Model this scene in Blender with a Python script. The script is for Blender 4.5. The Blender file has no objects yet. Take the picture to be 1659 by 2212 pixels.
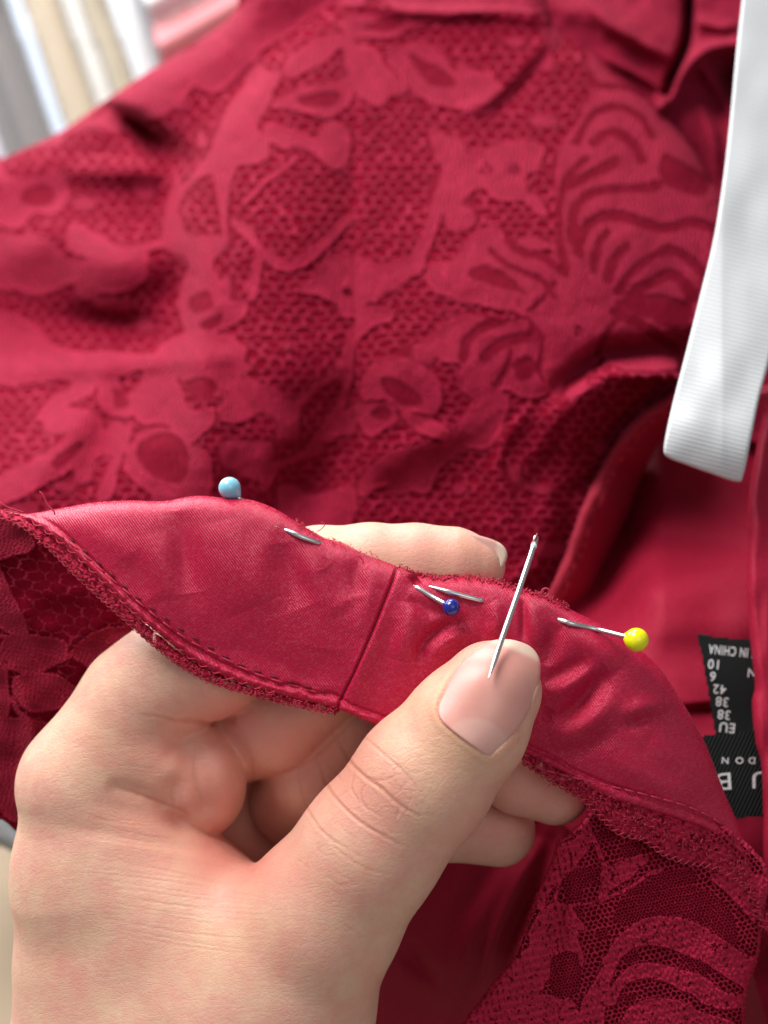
import bpy, math, random
import numpy as np
from mathutils import Matrix, Vector
random.seed(7); rng = np.random.default_rng(7)
sc = bpy.context.scene
QUAL = 1.0            # mesh fineness
# ------------------------------------------------------------------ camera
F = 2553.0; CX, CY = 829.5, 1106.0        # focal length and centre of the 1659 x 2212 drafting frame
cam_d = bpy.data.cameras.new("camera"); cam = bpy.data.objects.new("camera", cam_d)
sc.collection.objects.link(cam); sc.camera = cam
cam_d.sensor_fit = 'HORIZONTAL'; cam_d.sensor_width = 36.0
cam_d.lens = 36.0 * F / 1659.0
cam_d.clip_start = 0.005; cam_d.clip_end = 30.0
PITCH = math.radians(50)
cam.location = (0, 0, 0.24)
cam.rotation_euler = (math.radians(90) - PITCH, 0, 0)
cam_d.dof.use_dof = True; cam_d.dof.focus_distance = 0.178
cam_d.dof.aperture_fstop = cam_d.lens / 3.1
CM = np.array(Matrix.Translation(cam.location) @ cam.rotation_euler.to_matrix().to_4x4())
def W3(v):            # centimetres in the camera's axes -> metres in the world
    v = np.asarray(v, float) * 0.01
    return v @ CM[:3, :3].T + CM[:3, 3]
def at(px, py, d):    # point seen at px, py of the drafting frame, d cm away
    px, py, d = np.broadcast_arrays(np.asarray(px, float), np.asarray(py, float), np.asarray(d, float))
    return np.stack([(px - CX) / F * d, -(py - CY) / F * d, -d], -1)
# ------------------------------------------------------------------ light
wd = bpy.data.worlds.new("World"); sc.world = wd; wd.use_nodes = True
bg = wd.node_tree.nodes["Background"]; bg.inputs[0].default_value = (0.93, 0.95, 1.0, 1); bg.inputs[1].default_value = 0.25
def area(name, pos, target, size, power, col):
    l = bpy.data.lights.new(name, 'AREA'); l.shape = 'RECTANGLE'; l.size = size[0]; l.size_y = size[1]
    l.energy = power; l.color = col
    o = bpy.data.objects.new(name, l); sc.collection.objects.link(o)
    p = Vector(W3(pos)); t = Vector(W3(target)); o.location = p
    o.rotation_euler = (t - p).to_track_quat('-Z', 'Y').to_euler()
    return o
area("key_lamp", (-24, 44, -3), (0, 0, -19), (0.28, 0.28), 4.3, (1.0, 0.97, 0.93))
area("window_lamp", (-62, 60, -60), (0, 0, -22), (0.6, 0.5), 8.0, (0.93, 0.96, 1.0))
area("added_back_fill", (-10, 75, -45), (-25, 24, -68), (0.4, 0.4), 6.5, (1.0, 0.99, 0.97))  # added lamp out of view, brightens the hanging cloths
area("front_lamp", (14, 10, 26), (0, 0, -19), (0.30, 0.30), 0.42, (1.0, 0.96, 0.92))
sc.view_settings.view_transform = 'Standard'; sc.view_settings.look = 'None'
sc.view_settings.exposure = 0.0; sc.view_settings.gamma = 1.0
sc.render.engine = 'CYCLES'
sc.cycles.use_denoising = True; sc.cycles.transparent_max_bounces = 10; sc.cycles.max_bounces = 6
sc.unit_settings.system = 'METRIC'
# ------------------------------------------------------------------ helpers
def resample(pts, step=6.0, closed=False):     # smooth curve through pts
    P = np.asarray(pts, float); n = len(P)
    out = []
    rngi = range(n) if closed else range(n - 1)
    for i in rngi:
        if closed: p0, p1, p2, p3 = P[(i-1) % n], P[i], P[(i+1) % n], P[(i+2) % n]
        else: p0, p1, p2, p3 = P[max(i-1, 0)], P[i], P[i+1], P[min(i+2, n-1)]
        m = max(1, int(np.ceil(np.linalg.norm((p2 - p1)[:2]) / step)))
        t = (np.arange(m) / m)[:, None]
        out.append(0.5 * ((2*p1) + (-p0+p2)*t + (2*p0-5*p1+4*p2-p3)*t*t + (-p0+3*p1-3*p2+p3)*t**3))
    if not closed: out.append(P[-1:])
    return np.concatenate(out)
def seg_dist(X, Y, pts, closed=False):
    """distance to a polyline, nearest point, arc length of it"""
    P = np.asarray(pts, float)[:, :2]
    if closed: P = np.vstack([P, P[:1]])
    best = np.full(X.shape, 1e18); qx = np.zeros(X.shape); qy = np.zeros(X.shape); s = np.zeros(X.shape); acc = 0.0
    for a, b in zip(P[:-1], P[1:]):
        d = b - a; L2 = d @ d
        if L2 < 1e-12: continue
        t = np.clip(((X - a[0]) * d[0] + (Y - a[1]) * d[1]) / L2, 0, 1)
        cx = a[0] + t * d[0]; cy = a[1] + t * d[1]
        e = (X - cx) ** 2 + (Y - cy) ** 2
        m = e < best; best = np.where(m, e, best); qx = np.where(m, cx, qx); qy = np.where(m, cy, qy)
        s = np.where(m, acc + t * math.sqrt(L2), s); acc += math.sqrt(L2)
    return np.sqrt(best), qx, qy, s
def inside(X, Y, pts):
    P = np.asarray(pts, float)[:, :2]; r = np.zeros(X.shape, bool)
    x1, y1 = P[-1]
    for x2, y2 in P:
        c = ((y2 > Y) != (y1 > Y))
        if y1 != y2: r ^= c & (X < (x1 - x2) * (Y - y2) / (y1 - y2) + x2)
        x1, y1 = x2, y2
    return r
def sig(x): return 1 / (1 + np.exp(-np.clip(x, -40, 40)))
def sstep(a, b, x):
    t = np.clip((x - a) / (b - a), 0, 1); return t * t * (3 - 2 * t)
_perm = rng.random((64, 64, 3))
def vnoise(x, y, k=0):       # smooth value noise in -1..1
    xi = np.floor(x).astype(int); yi = np.floor(y).astype(int); fx = x - xi; fy = y - yi
    fx = fx*fx*(3-2*fx); fy = fy*fy*(3-2*fy)
    g = lambda a, b: _perm[a % 64, b % 64, k]
    v = (g(xi, yi)*(1-fx) + g(xi+1, yi)*fx)*(1-fy) + (g(xi, yi+1)*(1-fx) + g(xi+1, yi+1)*fx)*fy
    return v * 2 - 1
def ridge(X, Y, pts, w, amp, taper=True):
    """a fold along a line: positive amp comes towards the viewer; w may be (start, end)"""
    P = resample(pts, 25)
    lo = P.min(0) - 4 * np.max(w); hi = P.max(0) + 4 * np.max(w)
    m = (X > lo[0]) & (X < hi[0]) & (Y > lo[1]) & (Y < hi[1])
    out = np.zeros(X.shape)
    if not m.any(): return out
    d, _, _, s = seg_dist(X[m], Y[m], P)
    L = np.sum(np.linalg.norm(np.diff(P, axis=0), axis=1)); u = s / L
    ww = w if np.isscalar(w) else w[0] + (w[1] - w[0]) * u
    a = np.sin(np.pi * np.clip(u, 0.02, 0.98)) ** 0.6 if taper else 1.0
    out[m] = amp * a * np.exp(-(d / ww) ** 2)
    return out
def blob(X, Y, c, r, amp, ang=0):
    rx, ry = (r, r) if np.isscalar(r) else r
    ca, sa = math.cos(math.radians(ang)), math.sin(math.radians(ang))
    u = (X - c[0]) * ca + (Y - c[1]) * sa; v = -(X - c[0]) * sa + (Y - c[1]) * ca
    return amp * np.exp(-(u / rx) ** 2 - (v / ry) ** 2)
def link(o, parent=None):
    sc.collection.objects.link(o)
    if parent is not None: o.parent = parent
    return o
def tag(o, label=None, cat=None, group=None, kind=None):
    if label: o['label'] = label
    if cat: o['category'] = cat
    if group: o['group'] = group
    if kind: o['kind'] = kind
    return o
def empty(name, pos, label, cat, group=None):
    o = bpy.data.objects.new(name, None); o.empty_display_size = 0.01; o.location = Vector(W3(pos)); link(o)
    return tag(o, label, cat, group)
def mk(name, V, Q, mat, parent=None, attrs=None, smooth=True, thick=0):
    """V: camera-axis centimetres (n,3); Q: quads or tris array; one mesh object"""
    Vw = W3(V)
    org = np.array(parent.location) if parent is not None and parent.type == 'EMPTY' else None
    if parent is not None and parent.type != 'EMPTY':
        g = parent
        org = np.array(g.location) + (np.array(g.parent.location) if g.parent else 0)
    o = None
    if org is None: loc = Vw.mean(0); Vl = Vw - loc
    else: Vl = Vw - org; loc = None
    me = bpy.data.meshes.new(name)
    Q = np.asarray(Q); k = Q.shape[1]
    me.vertices.add(len(Vl)); me.vertices.foreach_set("co", Vl.astype(np.float32).ravel())
    me.loops.add(Q.size); me.loops.foreach_set("vertex_index", Q.astype(np.int32).ravel())
    me.polygons.add(len(Q)); me.polygons.foreach_set("loop_start", np.arange(0, Q.size, k, dtype=np.int32))
    if hasattr(me.polygons[0], "loop_total"):
        try: me.polygons.foreach_set("loop_total", np.full(len(Q), k, np.int32))
        except Exception: pass
    me.update(calc_edges=True); me.validate()
    me.polygons.foreach_set("use_smooth", np.full(len(me.polygons), smooth))
    if attrs:
        for an, av in attrs.items():
            av = np.asarray(av, np.float32)
            if av.ndim == 1: a = me.attributes.new(an, 'FLOAT', 'POINT'); a.data.foreach_set("value", av)
            else: a = me.attributes.new(an, 'FLOAT_VECTOR', 'POINT'); a.data.foreach_set("vector", av.ravel())
    if mat: me.materials.append(mat)
    o = bpy.data.objects.new(name, me); link(o, parent)
    if loc is not None: o.location = Vector(loc)
    if thick:
        m = o.modifiers.new("thickness", 'SOLIDIFY'); m.thickness = thick * 0.01; m.offset = -1
    return o
def sheet(name, poly, step, depth, mat, parent=None, closed_poly=True, roll=0.0, rollr=10, back=2.0, attrs=None, rows=3, rollfn=None, jag=0, smooth_poly=True, off=0.0):
    """cloth cut to an outline, its edge rolled backwards; depth(X, Y) in cm"""
    P = resample(poly, step * 1.2, True) if smooth_poly else np.asarray(poly, float)
    if jag:
        n = len(P); t = np.arange(n)
        nx = np.roll(P, -1, 0) - np.roll(P, 1, 0); nl = np.maximum(np.linalg.norm(nx, axis=1), 1e-6)[:, None]
        nn = np.stack([-nx[:, 1], nx[:, 0]], 1) / nl
        P = P + nn * (rng.normal(size=n) * jag)[:, None]
    lo = P.min(0) - step * rows; hi = P.max(0) + step * rows
    xs = np.arange(lo[0], hi[0] + step, step); ys = np.arange(lo[1], hi[1] + step, step)
    X, Y = np.meshgrid(xs, ys); ins = inside(X, Y, P)
    # distances only near the outline
    D = np.where(ins, 1e3, -1e3).astype(float); QX = X.copy(); QY = Y.copy()
    nb = max(rollr * 1.2, step * (rows + 1))
    near = np.zeros(X.shape, bool)
    for p in P[::max(1, int(nb / 3 / max(1e-3, step)))]:
        i0 = int((p[0] - lo[0] - nb*1.5) / step); i1 = int((p[0] - lo[0] + nb*1.5) / step) + 2
        j0 = int((p[1] - lo[1] - nb*1.5) / step); j1 = int((p[1] - lo[1] + nb*1.5) / step) + 2
        near[max(j0, 0):max(j1, 0), max(i0, 0):max(i1, 0)] = True
    d, qx, qy, _ = seg_dist(X[near], Y[near], P, True)
    D[near] = np.where(ins[near], d, -d); QX[near] = qx; QY[near] = qy
    out = D < 0
    keep = D > -step * rows
    XX = np.where(out, QX, X); YY = np.where(out, QY, Y)
    Z = depth(XX, YY) + off
    if roll:
        e = np.clip(1 - np.clip(D, 0, None) / rollr, 0, 1); Z = Z + roll * (1 - np.sqrt(np.clip(1 - e * e, 0, 1))) * (rollfn(XX, YY) if rollfn else 1)
    Z = Z + np.where(out, np.clip(-D, 0, step * rows) / F * Z * back, 0)
    idx = -np.ones(X.shape, int)
    q = keep[:-1, :-1] & keep[1:, :-1] & keep[:-1, 1:] & keep[1:, 1:]
    used = np.zeros(X.shape, bool)
    for a, b in ((0, 0), (0, 1), (1, 0), (1, 1)): used[a:a+q.shape[0], b:b+q.shape[1]] |= q
    idx[used] = np.arange(used.sum())
    Q = np.stack([idx[:-1, :-1][q], idx[1:, :-1][q], idx[1:, 1:][q], idx[:-1, 1:][q]], 1)
    V = at(XX[used], YY[used], Z[used])
    at_ = {}
    if attrs:
        for k, fn in attrs.items(): at_[k] = fn(XX[used], YY[used], D[used])
    return mk(name, V, Q, mat, parent, at_)
def tube_geo(paths, n=6):
    """paths: list of (points cm (k,3), radii cm)"""
    Vs, Qs, base = [], [], 0
    for P, R in paths:
        P = np.asarray(P, float); R = np.broadcast_to(np.asarray(R, float), (len(P),))
        T = np.gradient(P, axis=0); T /= np.maximum(np.linalg.norm(T, axis=1), 1e-9)[:, None]
        up = np.array([0.31, 0.17, 0.93]); A = np.cross(T, up); A /= np.maximum(np.linalg.norm(A, axis=1), 1e-9)[:, None]
        B = np.cross(T, A); a = np.arange(n) / n * 2 * np.pi
        ring = P[:, None] + R[:, None, None] * (np.cos(a)[None, :, None] * A[:, None] + np.sin(a)[None, :, None] * B[:, None])
        Vs.append(ring.reshape(-1, 3)); k = len(P)
        i = np.arange(k - 1)[:, None] * n; j = np.arange(n)[None]; j2 = (j + 1) % n
        Qs.append(np.stack([i + j, i + j2, i + n + j2, i + n + j], -1).reshape(-1, 4) + base)
        # caps
        if n == 6 or n == 8 or n == 12 or n == 24:
            for r0, fl in ((0, 1), ((k - 1) * n, 0)):
                for c in range(1, n - 1, 2):
                    f = [0, c, c + 1, min(c + 2, n - 1)]
                    if f[3] == f[2]: continue
                    if fl: f = f[::-1]
                    Qs.append(np.array([[r0 + v for v in f]]) + base)
        base += k * n
    return np.concatenate(Vs), np.concatenate(Qs)
# ------------------------------------------------------------------ material kit
class N:
    def __init__(s, name):
        s.m = bpy.data.materials.new(name); s.m.use_nodes = True; s.t = s.m.node_tree
        s.p = s.t.nodes["Principled BSDF"]; s.o = s.t.nodes["Material Output"]
    def n(s, ty, **kw):
        x = s.t.nodes.new(ty)
        for k, v in kw.items():
            if k.startswith('i_'):
                key = k[2:]; key = int(key) if key.isdigit() else key.replace('_', ' ')
                s.set(x.inputs[key], v)
            else: setattr(x, k, v)
        return x
    def set(s, sock, v):
        if isinstance(v, bpy.types.NodeSocket): s.t.links.new(v, sock)
        else: sock.default_value = v
    def math(s, op, a, b=0.0, c=0.0, clamp=False):
        x = s.t.nodes.new('ShaderNodeMath'); x.operation = op; x.use_clamp = clamp
        s.set(x.inputs[0], a); s.set(x.inputs[1], b); s.set(x.inputs[2], c); return x.outputs[0]
    def vm(s, op, a, b=(0, 0, 0), out=0):
        x = s.t.nodes.new('ShaderNodeVectorMath'); x.operation = op
        s.set(x.inputs[0], a); s.set(x.inputs[1], b); return x.outputs[out]
    def attr(s, nm, out='Fac'): return s.n('ShaderNodeAttribute', attribute_name=nm).outputs[out]
    def noise(s, vec, scale, detail=2, rough=0.5, out=0):
        return s.n('ShaderNodeTexNoise', i_Vector=vec, i_Scale=scale, i_Detail=detail, i_Roughness=rough).outputs[out]
    def ramp(s, f, stops):
        x = s.t.nodes.new('ShaderNodeValToRGB'); s.set(x.inputs[0], f); e = x.color_ramp.elements
        while len(e) < len(stops): e.new(0.5)
        for k, (p, c) in zip(e, stops): k.position = p; k.color = (*c, 1)
        return x.outputs[0]
    def mix(s, f, a, b):
        x = s.t.nodes.new('ShaderNodeMix'); x.data_type = 'RGBA'
        s.set(x.inputs[0], f); s.set(x.inputs[6], (*a, 1) if isinstance(a, tuple) and len(a) == 3 else a)
        s.set(x.inputs[7], (*b, 1) if isinstance(b, tuple) and len(b) == 3 else b); return x.outputs[2]
    def mr(s, v, a, b, c=0.0, d=1.0, smooth=False):
        x = s.t.nodes.new('ShaderNodeMapRange'); x.clamp = True
        if smooth: x.interpolation_type = 'SMOOTHSTEP'
        for i, q in enumerate((v, a, b, c, d)): s.set(x.inputs[i], q)
        return x.outputs[0]
    def bump(s, h, strength, dist_cm, normal=None):
        x = s.n('ShaderNodeBump', i_Height=h, i_Strength=strength, i_Distance=dist_cm * 0.01)
        if normal is not None: s.set(x.inputs['Normal'], normal)
        return x.outputs[0]
    def hexd(s, uv, size):
        """0 on the net's threads, 0.5 at each hole's middle"""
        r = (1.0, 1.7320508, 1.0); h = (0.5, 0.8660254, 0.5)
        p = s.vm('SCALE', uv); p.node.inputs['Scale'].default_value = 1.0 / size
        def cell(q):
            m = s.vm('SUBTRACT', s.vm('MODULO', q, r), h); return m
        big = s.vm('ADD', p, (500.0, 866.0254, 0.0))
        a = cell(big); b = cell(s.vm('SUBTRACT', big, h))
        def hd(q):
            ab = s.vm('ABSOLUTE', s.vm('MULTIPLY', q, (1, 1, 0)))
            sx = s.n('ShaderNodeSeparateXYZ', i_0=ab)
            d2 = s.math('ADD', s.math('MULTIPLY', sx.outputs[0], 0.5), s.math('MULTIPLY', sx.outputs[1], 0.8660254))
            return s.math('MAXIMUM', d2, sx.outputs[0])
        return s.math('SUBTRACT', 0.5, s.math('MINIMUM', hd(a), hd(b)))
RED = (0.48, 0.011, 0.052)
def mat_lace(name, cell=0.21, fine=0.075, thread=0.10, col=(0.47, 0.030, 0.062), knit=0.06, spec=0.10, tw=1.0, rib=0.12, wobble=1.0, sheen=.04):
    """D: 0 open hexagonal net, about 0.5 sheer fine mesh, 1 dense motif; fab: cloth coordinates in cm"""
    k = N(name); uv = k.attr('fab', 'Vector'); D = k.attr('D')
    wob = k.n('ShaderNodeTexNoise', i_Vector=uv, i_Scale=0.55 / cell, i_Detail=3.0).outputs[1]
    wob2 = k.vm('SCALE', k.vm('SUBTRACT', wob, (0.5, 0.5, 0.5))); wob2.node.inputs['Scale'].default_value = cell * 1.9 * wobble
    uvw = k.vm('ADD', uv, wob2)
    h1 = k.hexd(uvw, cell); h2 = k.hexd(uvw, fine)
    t1 = k.math('ADD', k.math('ADD', thread, k.math('MULTIPLY', D, 0.12)), k.mr(k.noise(uv, 1.3 / cell, 2), 0.3, 0.7, -0.045, 0.055))
    net = k.mr(h1, k.math('SUBTRACT', t1, 0.05), k.math('ADD', t1, 0.03), 1, 0)
    sheer = k.mr(h2, 0.05, 0.10, 1, 0)
    a1 = k.mr(D, 0.2, 0.34); a2 = k.mr(D, 0.62, 0.78)
    s1 = k.math('ADD', k.math('MULTIPLY', net, k.math('SUBTRACT', 1.0, a1)), k.math('MULTIPLY', a1, sheer))
    alpha = k.math('MAXIMUM', s1, a2, clamp=True)
    # knitted rows on the motifs
    sx = k.n('ShaderNodeSeparateXYZ', i_0=uvw)
    w1 = k.math('SINE', k.math('MULTIPLY', sx.outputs[0], 2 * math.pi / knit))
    w2 = k.math('SINE', k.math('MULTIPLY', sx.outputs[1], 2 * math.pi / (knit * 1.25)))
    kn = k.math('MULTIPLY', w1, w2)
    nz = k.noise(uv, 9.0, 5, 0.65)
    hgt = k.math('ADD', k.math('MULTIPLY', k.math('SUBTRACT', 0.3, k.math('MINIMUM', h1, 0.3)), k.math('SUBTRACT', 1.0, a2)), k.math('MULTIPLY', k.math('ADD', kn, w1), rib))
    hgt = k.math('ADD', hgt, k.math('MULTIPLY', nz, 0.35))
    c = k.mix(k.mr(nz, 0.3, 0.7), tuple(v * 0.82 for v in col), tuple(min(1, v * 1.15) for v in col))
    c = k.mix(k.mr(kn, 0.2, 0.9, 0, 0.35), c, tuple(v * 1.3 for v in col))
    c = k.mix(k.mr(k.noise(uv, 1.6, 4, .6), 0.35, 0.65, 0, 0.45), c, tuple(v * 0.70 for v in col))
    c = k.mix(k.math('MULTIPLY', k.attr('E'), 0.35), c, tuple(v * 1.45 for v in col))
    c = k.mix(k.math('MULTIPLY', k.mr(D, .75, .95), k.mr(k.attr('E'), 0.0, 0.4, 0.4, 0.0)), c, tuple(v * 0.82 for v in col))
    k.set(k.p.inputs['Base Color'], c); k.set(k.p.inputs['Roughness'], 0.75); k.set(k.p.inputs['Specular IOR Level'], spec)
    k.set(k.p.inputs['Sheen Weight'], sheen); k.set(k.p.inputs['Sheen Roughness'], 0.45); k.set(k.p.inputs['Sheen Tint'], (1, 0.45, 0.55, 1))
    k.set(k.p.inputs['Normal'], k.bump(hgt, 0.9, 0.055))
    k.set(k.p.inputs['Alpha'], alpha)
    return k.m
def mat_satin(name, col=RED, rough=0.40, weave=0.036, spec=0.45, sheen=0.25, bump=0.5, spark=0.5):
    k = N(name); uv = k.attr('fab', 'Vector'); sx = k.n('ShaderNodeSeparateXYZ', i_0=uv)
    u = k.math('MULTIPLY', k.math('ADD', sx.outputs[0], k.math('MULTIPLY', sx.outputs[1], 0.6)), 2 * math.pi / weave)
    v = k.math('MULTIPLY', k.math('ADD', sx.outputs[1], k.math('MULTIPLY', k.noise(uv, 3.0, 2), 0.02)), 2 * math.pi / (weave * 1.2))
    wv = k.math('MULTIPLY', k.math('SINE', u), k.math('SINE', v))
    st = k.vm('MULTIPLY', uv, (1.0, 2.2, 1.0))
    nz = k.noise(st, 24.0, 3, 0.75); big = k.noise(uv, 0.9, 3); vo = k.n('ShaderNodeTexVoronoi', i_Vector=st, i_Scale=26.0).outputs[1]
    rnd = k.n('ShaderNodeSeparateXYZ', i_0=vo).outputs[0]
    c = k.mix(k.mr(nz, 0.3, 0.75), tuple(x * 0.72 for x in col), tuple(x * 1.22 for x in col))
    c = k.mix(k.mr(wv, -0.2, 0.9, 0, 0.5), c, tuple(min(1, x * 1.3) for x in col))
    c = k.mix(k.mr(big, 0.3, 0.7, 0, 0.25), c, tuple(x * 0.8 for x in col))
    k.set(k.p.inputs['Base Color'], c)
    k.set(k.p.inputs['Roughness'], k.math('ADD', rough - .08, k.math('MULTIPLY', rnd, 0.24)))
    k.set(k.p.inputs['Specular IOR Level'], k.math('MULTIPLY', k.mr(rnd, 0.55, 1.0, 0.75, 2.4), spec)); k.set(k.p.inputs['Specular Tint'], (1.0, 0.42, 0.52, 1))
    k.set(k.p.inputs['Sheen Weight'], sheen); k.set(k.p.inputs['Sheen Roughness'], 0.4); k.set(k.p.inputs['Sheen Tint'], (1, 0.35, 0.5, 1))
    h = k.math('ADD', k.math('MULTIPLY', wv, 0.5), k.math('MULTIPLY', nz, spark))
    k.set(k.p.inputs['Normal'], k.bump(h, bump, 0.012))
    return k.m
def mat_plain(name, col, rough=0.6, metal=0.0, spec=0.5, bumpscale=0, bumpd=0.01, coat=0.0):
    k = N(name); tc = k.n('ShaderNodeTexCoord').outputs['Object']
    nz = k.noise(tc, 900.0, 3)
    c = k.mix(k.mr(nz, 0.3, 0.7), tuple(v * 0.93 for v in col), tuple(min(1, v * 1.05) for v in col))
    k.set(k.p.inputs['Base Color'], c); k.set(k.p.inputs['Roughness'], rough); k.set(k.p.inputs['Metallic'], metal)
    k.set(k.p.inputs['Specular IOR Level'], spec); k.set(k.p.inputs['Coat Weight'], coat); k.set(k.p.inputs['Coat Roughness'], 0.05)
    if bumpscale: k.set(k.p.inputs['Normal'], k.bump(k.noise(tc, bumpscale, 3), 0.6, bumpd))
    return k.m
def mat_skin():
    k = N("skin"); tc = k.n('ShaderNodeTexCoord').outputs['Object']; red = k.attr('red'); cr = k.attr('crease_shade'); kn = k.attr('knuckle'); yel = k.attr('fold')
    big = k.noise(tc, 110.0, 4, 0.6); mid = k.noise(tc, 420.0, 3, 0.6)
    blot = k.noise(tc, 240.0, 5, 0.7)
    c = k.mix(k.mr(big, 0.35, 0.65), (0.72, 0.465, 0.32), (0.73, 0.405, 0.305))
    c = k.mix(k.mr(blot, 0.42, 0.62, 0, 0.6), c, (0.72, 0.33, 0.27))
    c = k.mix(k.mr(mid, 0.45, 0.75, 0, 0.4), c, (0.82, 0.55, 0.40))
    c = k.mix(k.math('MULTIPLY', red, k.mr(mid, 0.2, 0.7, 0.65, 1.0)), c, (0.70, 0.255, 0.20))
    c = k.mix(k.math('MULTIPLY', yel, 0.45), c, (0.72, 0.42, 0.22))
    c = k.mix(k.math('MULTIPLY', cr, 0.55), c, (0.50, 0.17, 0.09))  # shade of the skin creases painted into the colour
    k.set(k.p.inputs['Base Color'], c)
    k.set(k.p.inputs['Subsurface Weight'], 0.35); k.set(k.p.inputs['Subsurface Radius'], (1.0, 0.35, 0.2)); k.set(k.p.inputs['Subsurface Scale'], 0.0018)
    # fine skin lines: stretched cells
    st = k.vm('MULTIPLY', tc, (1.0, 1.9, 1.0))
    v1 = k.n('ShaderNodeTexVoronoi', feature='DISTANCE_TO_EDGE', i_Vector=st, i_Scale=950.0).outputs[0]
    v2 = k.n('ShaderNodeTexVoronoi', feature='DISTANCE_TO_EDGE', i_Vector=k.vm('ADD', tc, k.vm('SCALE', k.n('ShaderNodeTexNoise', i_Vector=tc, i_Scale=300.0).outputs[1])), i_Scale=420.0).outputs[0]
    h = k.math('ADD', k.math('MULTIPLY', k.math('MINIMUM', v1, 0.12), 2.2), k.math('MULTIPLY', k.noise(tc, 1500.0, 3, 0.7), 0.5))
    n1 = k.bump(h, 0.75, 0.011)
    n2 = k.bump(k.noise(k.vm('MULTIPLY', tc, (1.0, 3.0, 1.6)), 420.0, 5, 0.7), 0.35, 0.022, n1)
    wp = k.vm('ADD', tc, k.vm('SCALE', k.n('ShaderNodeTexNoise', i_Vector=tc, i_Scale=260.0, i_Detail=3.0).outputs[1]))
    wp.node.inputs[1].links[0].from_node.inputs['Scale'].default_value = 0.004
    v3 = k.n('ShaderNodeTexVoronoi', feature='DISTANCE_TO_EDGE', i_Vector=wp, i_Scale=470.0).outputs[0]
    n3 = k.bump(k.math('MULTIPLY', k.mr(v3, 0.0, 0.16, 0, 1, True), kn), 0.30, 0.014, n2)
    k.set(k.p.inputs['Normal'], n3)
    k.set(k.p.inputs['Roughness'], k.mr(k.noise(tc, 700.0, 2), 0.3, 0.7, 0.40, 0.56)); k.set(k.p.inputs['Specular IOR Level'], 0.42)
    return k.m
def mat_nail():
    k = N("fingernail"); tip = k.attr('tip'); lun = k.attr('lunula'); tc = k.n('ShaderNodeTexCoord').outputs['Object']
    c = k.mix(k.mr(k.noise(tc, 150.0, 3), 0.3, 0.7), (0.62, 0.275, 0.235), (0.68, 0.34, 0.285))
    c = k.mix(lun, c, (0.70, 0.44, 0.38)); c = k.mix(k.math('MULTIPLY', tip, 0.85), c, (0.78, 0.62, 0.50))
    k.set(k.p.inputs['Base Color'], c); k.set(k.p.inputs['Subsurface Weight'], 0.3); k.set(k.p.inputs['Subsurface Scale'], 0.0012)
    k.set(k.p.inputs['Roughness'], 0.33); k.set(k.p.inputs['Specular IOR Level'], 0.42); k.set(k.p.inputs['Coat Weight'], 0.0)
    k.set(k.p.inputs['Normal'], k.bump(k.noise(k.attr('fab', 'Vector'), 9.0, 2), 0.2, 0.01))
    return k.m
M = {}
M['lace'] = mat_lace("lace_cloth", cell=0.31, fine=0.062, thread=0.10, col=(0.315, 0.012, 0.041), knit=0.10, wobble=.7, rib=.30, spec=.05, sheen=.03); M['lace_near'] = mat_lace("near_lace_cloth", cell=0.20, fine=0.07, thread=0.085, knit=0.055)
M['lining'] = mat_satin("lining_cloth", (0.175, 0.0035, 0.015), rough=0.7, spec=0.01, sheen=0.0, weave=0.05, bump=0.35)
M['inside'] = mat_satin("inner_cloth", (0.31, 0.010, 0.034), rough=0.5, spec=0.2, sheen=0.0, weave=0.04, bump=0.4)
M['satin'] = mat_satin("satin", RED, rough=0.31, spec=0.62, sheen=0.0, bump=0.6, spark=0.9)
M['skin'] = mat_skin(); M['nail'] = mat_nail()
M['steel'] = mat_plain("pin_steel", (0.70, 0.70, 0.72), 0.30, 1.0)
M['thread'] = mat_plain("thread", (0.50, 0.03, 0.07), 0.6, spec=0.3)
M['dark_thread'] = mat_plain("dark_thread", (0.16, 0.008, 0.03), 0.6, spec=0.3)

# ================================================================== HAND
def R(px, d): return px * d / F
# chains: list of (px, py, depth, radius px [, z squash])
def chain_sdf(G, lo, h, chain, k):
    nx, ny, nz = G
    out = np.full(G, 9.0, np.float32)
    pts = [(at(c[0], c[1], c[2]), R(c[3], c[2]), c[4] if len(c) > 4 else 1.0) for c in chain]
    if len(pts) == 1: pts = pts * 2
    for (a, ra, za), (b, rb, zb) in zip(pts[:-1], pts[1:]):
        zs = (za + zb) / 2; rm = max(ra, rb) + 0.9
        l = np.minimum(a, b) - rm; u = np.maximum(a, b) + rm
        i0 = np.clip(((l - lo) / h).astype(int), 0, None); i1 = np.clip(((u - lo) / h).astype(int) + 2, 0, G)
        if (i1 <= i0).any(): continue
        ax = [lo[i] + h * np.arange(i0[i], i1[i]) for i in range(3)]
        X = ax[0][:, None, None].astype(np.float32); Y = ax[1][None, :, None].astype(np.float32); Z = ax[2][None, None].astype(np.float32)
        s = np.array([1, 1, zs]); a2 = a * s; b2 = b * s; d = b2 - a2; L2 = max(d @ d, 1e-9)
        t = np.clip(((X - a2[0]) * d[0] + (Y - a2[1]) * d[1] + (Z * zs - a2[2]) * d[2]) / L2, 0, 1)
        e = np.sqrt((X - a2[0] - t*d[0])**2 + (Y - a2[1] - t*d[1])**2 + (Z*zs - a2[2] - t*d[2])**2) - (ra + (rb - ra) * t)
        sl = tuple(slice(i0[i], i1[i]) for i in range(3))
        out[sl] = smin(out[sl], e, k)
    return out
def smin(a, b, k):
    if k <= 0: return np.minimum(a, b)
    h = np.maximum(k - np.abs(a - b), 0) / k
    return np.minimum(a, b) - h * h * k * 0.25
HV = 0.055 if QUAL < 1 else 0.045
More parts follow.
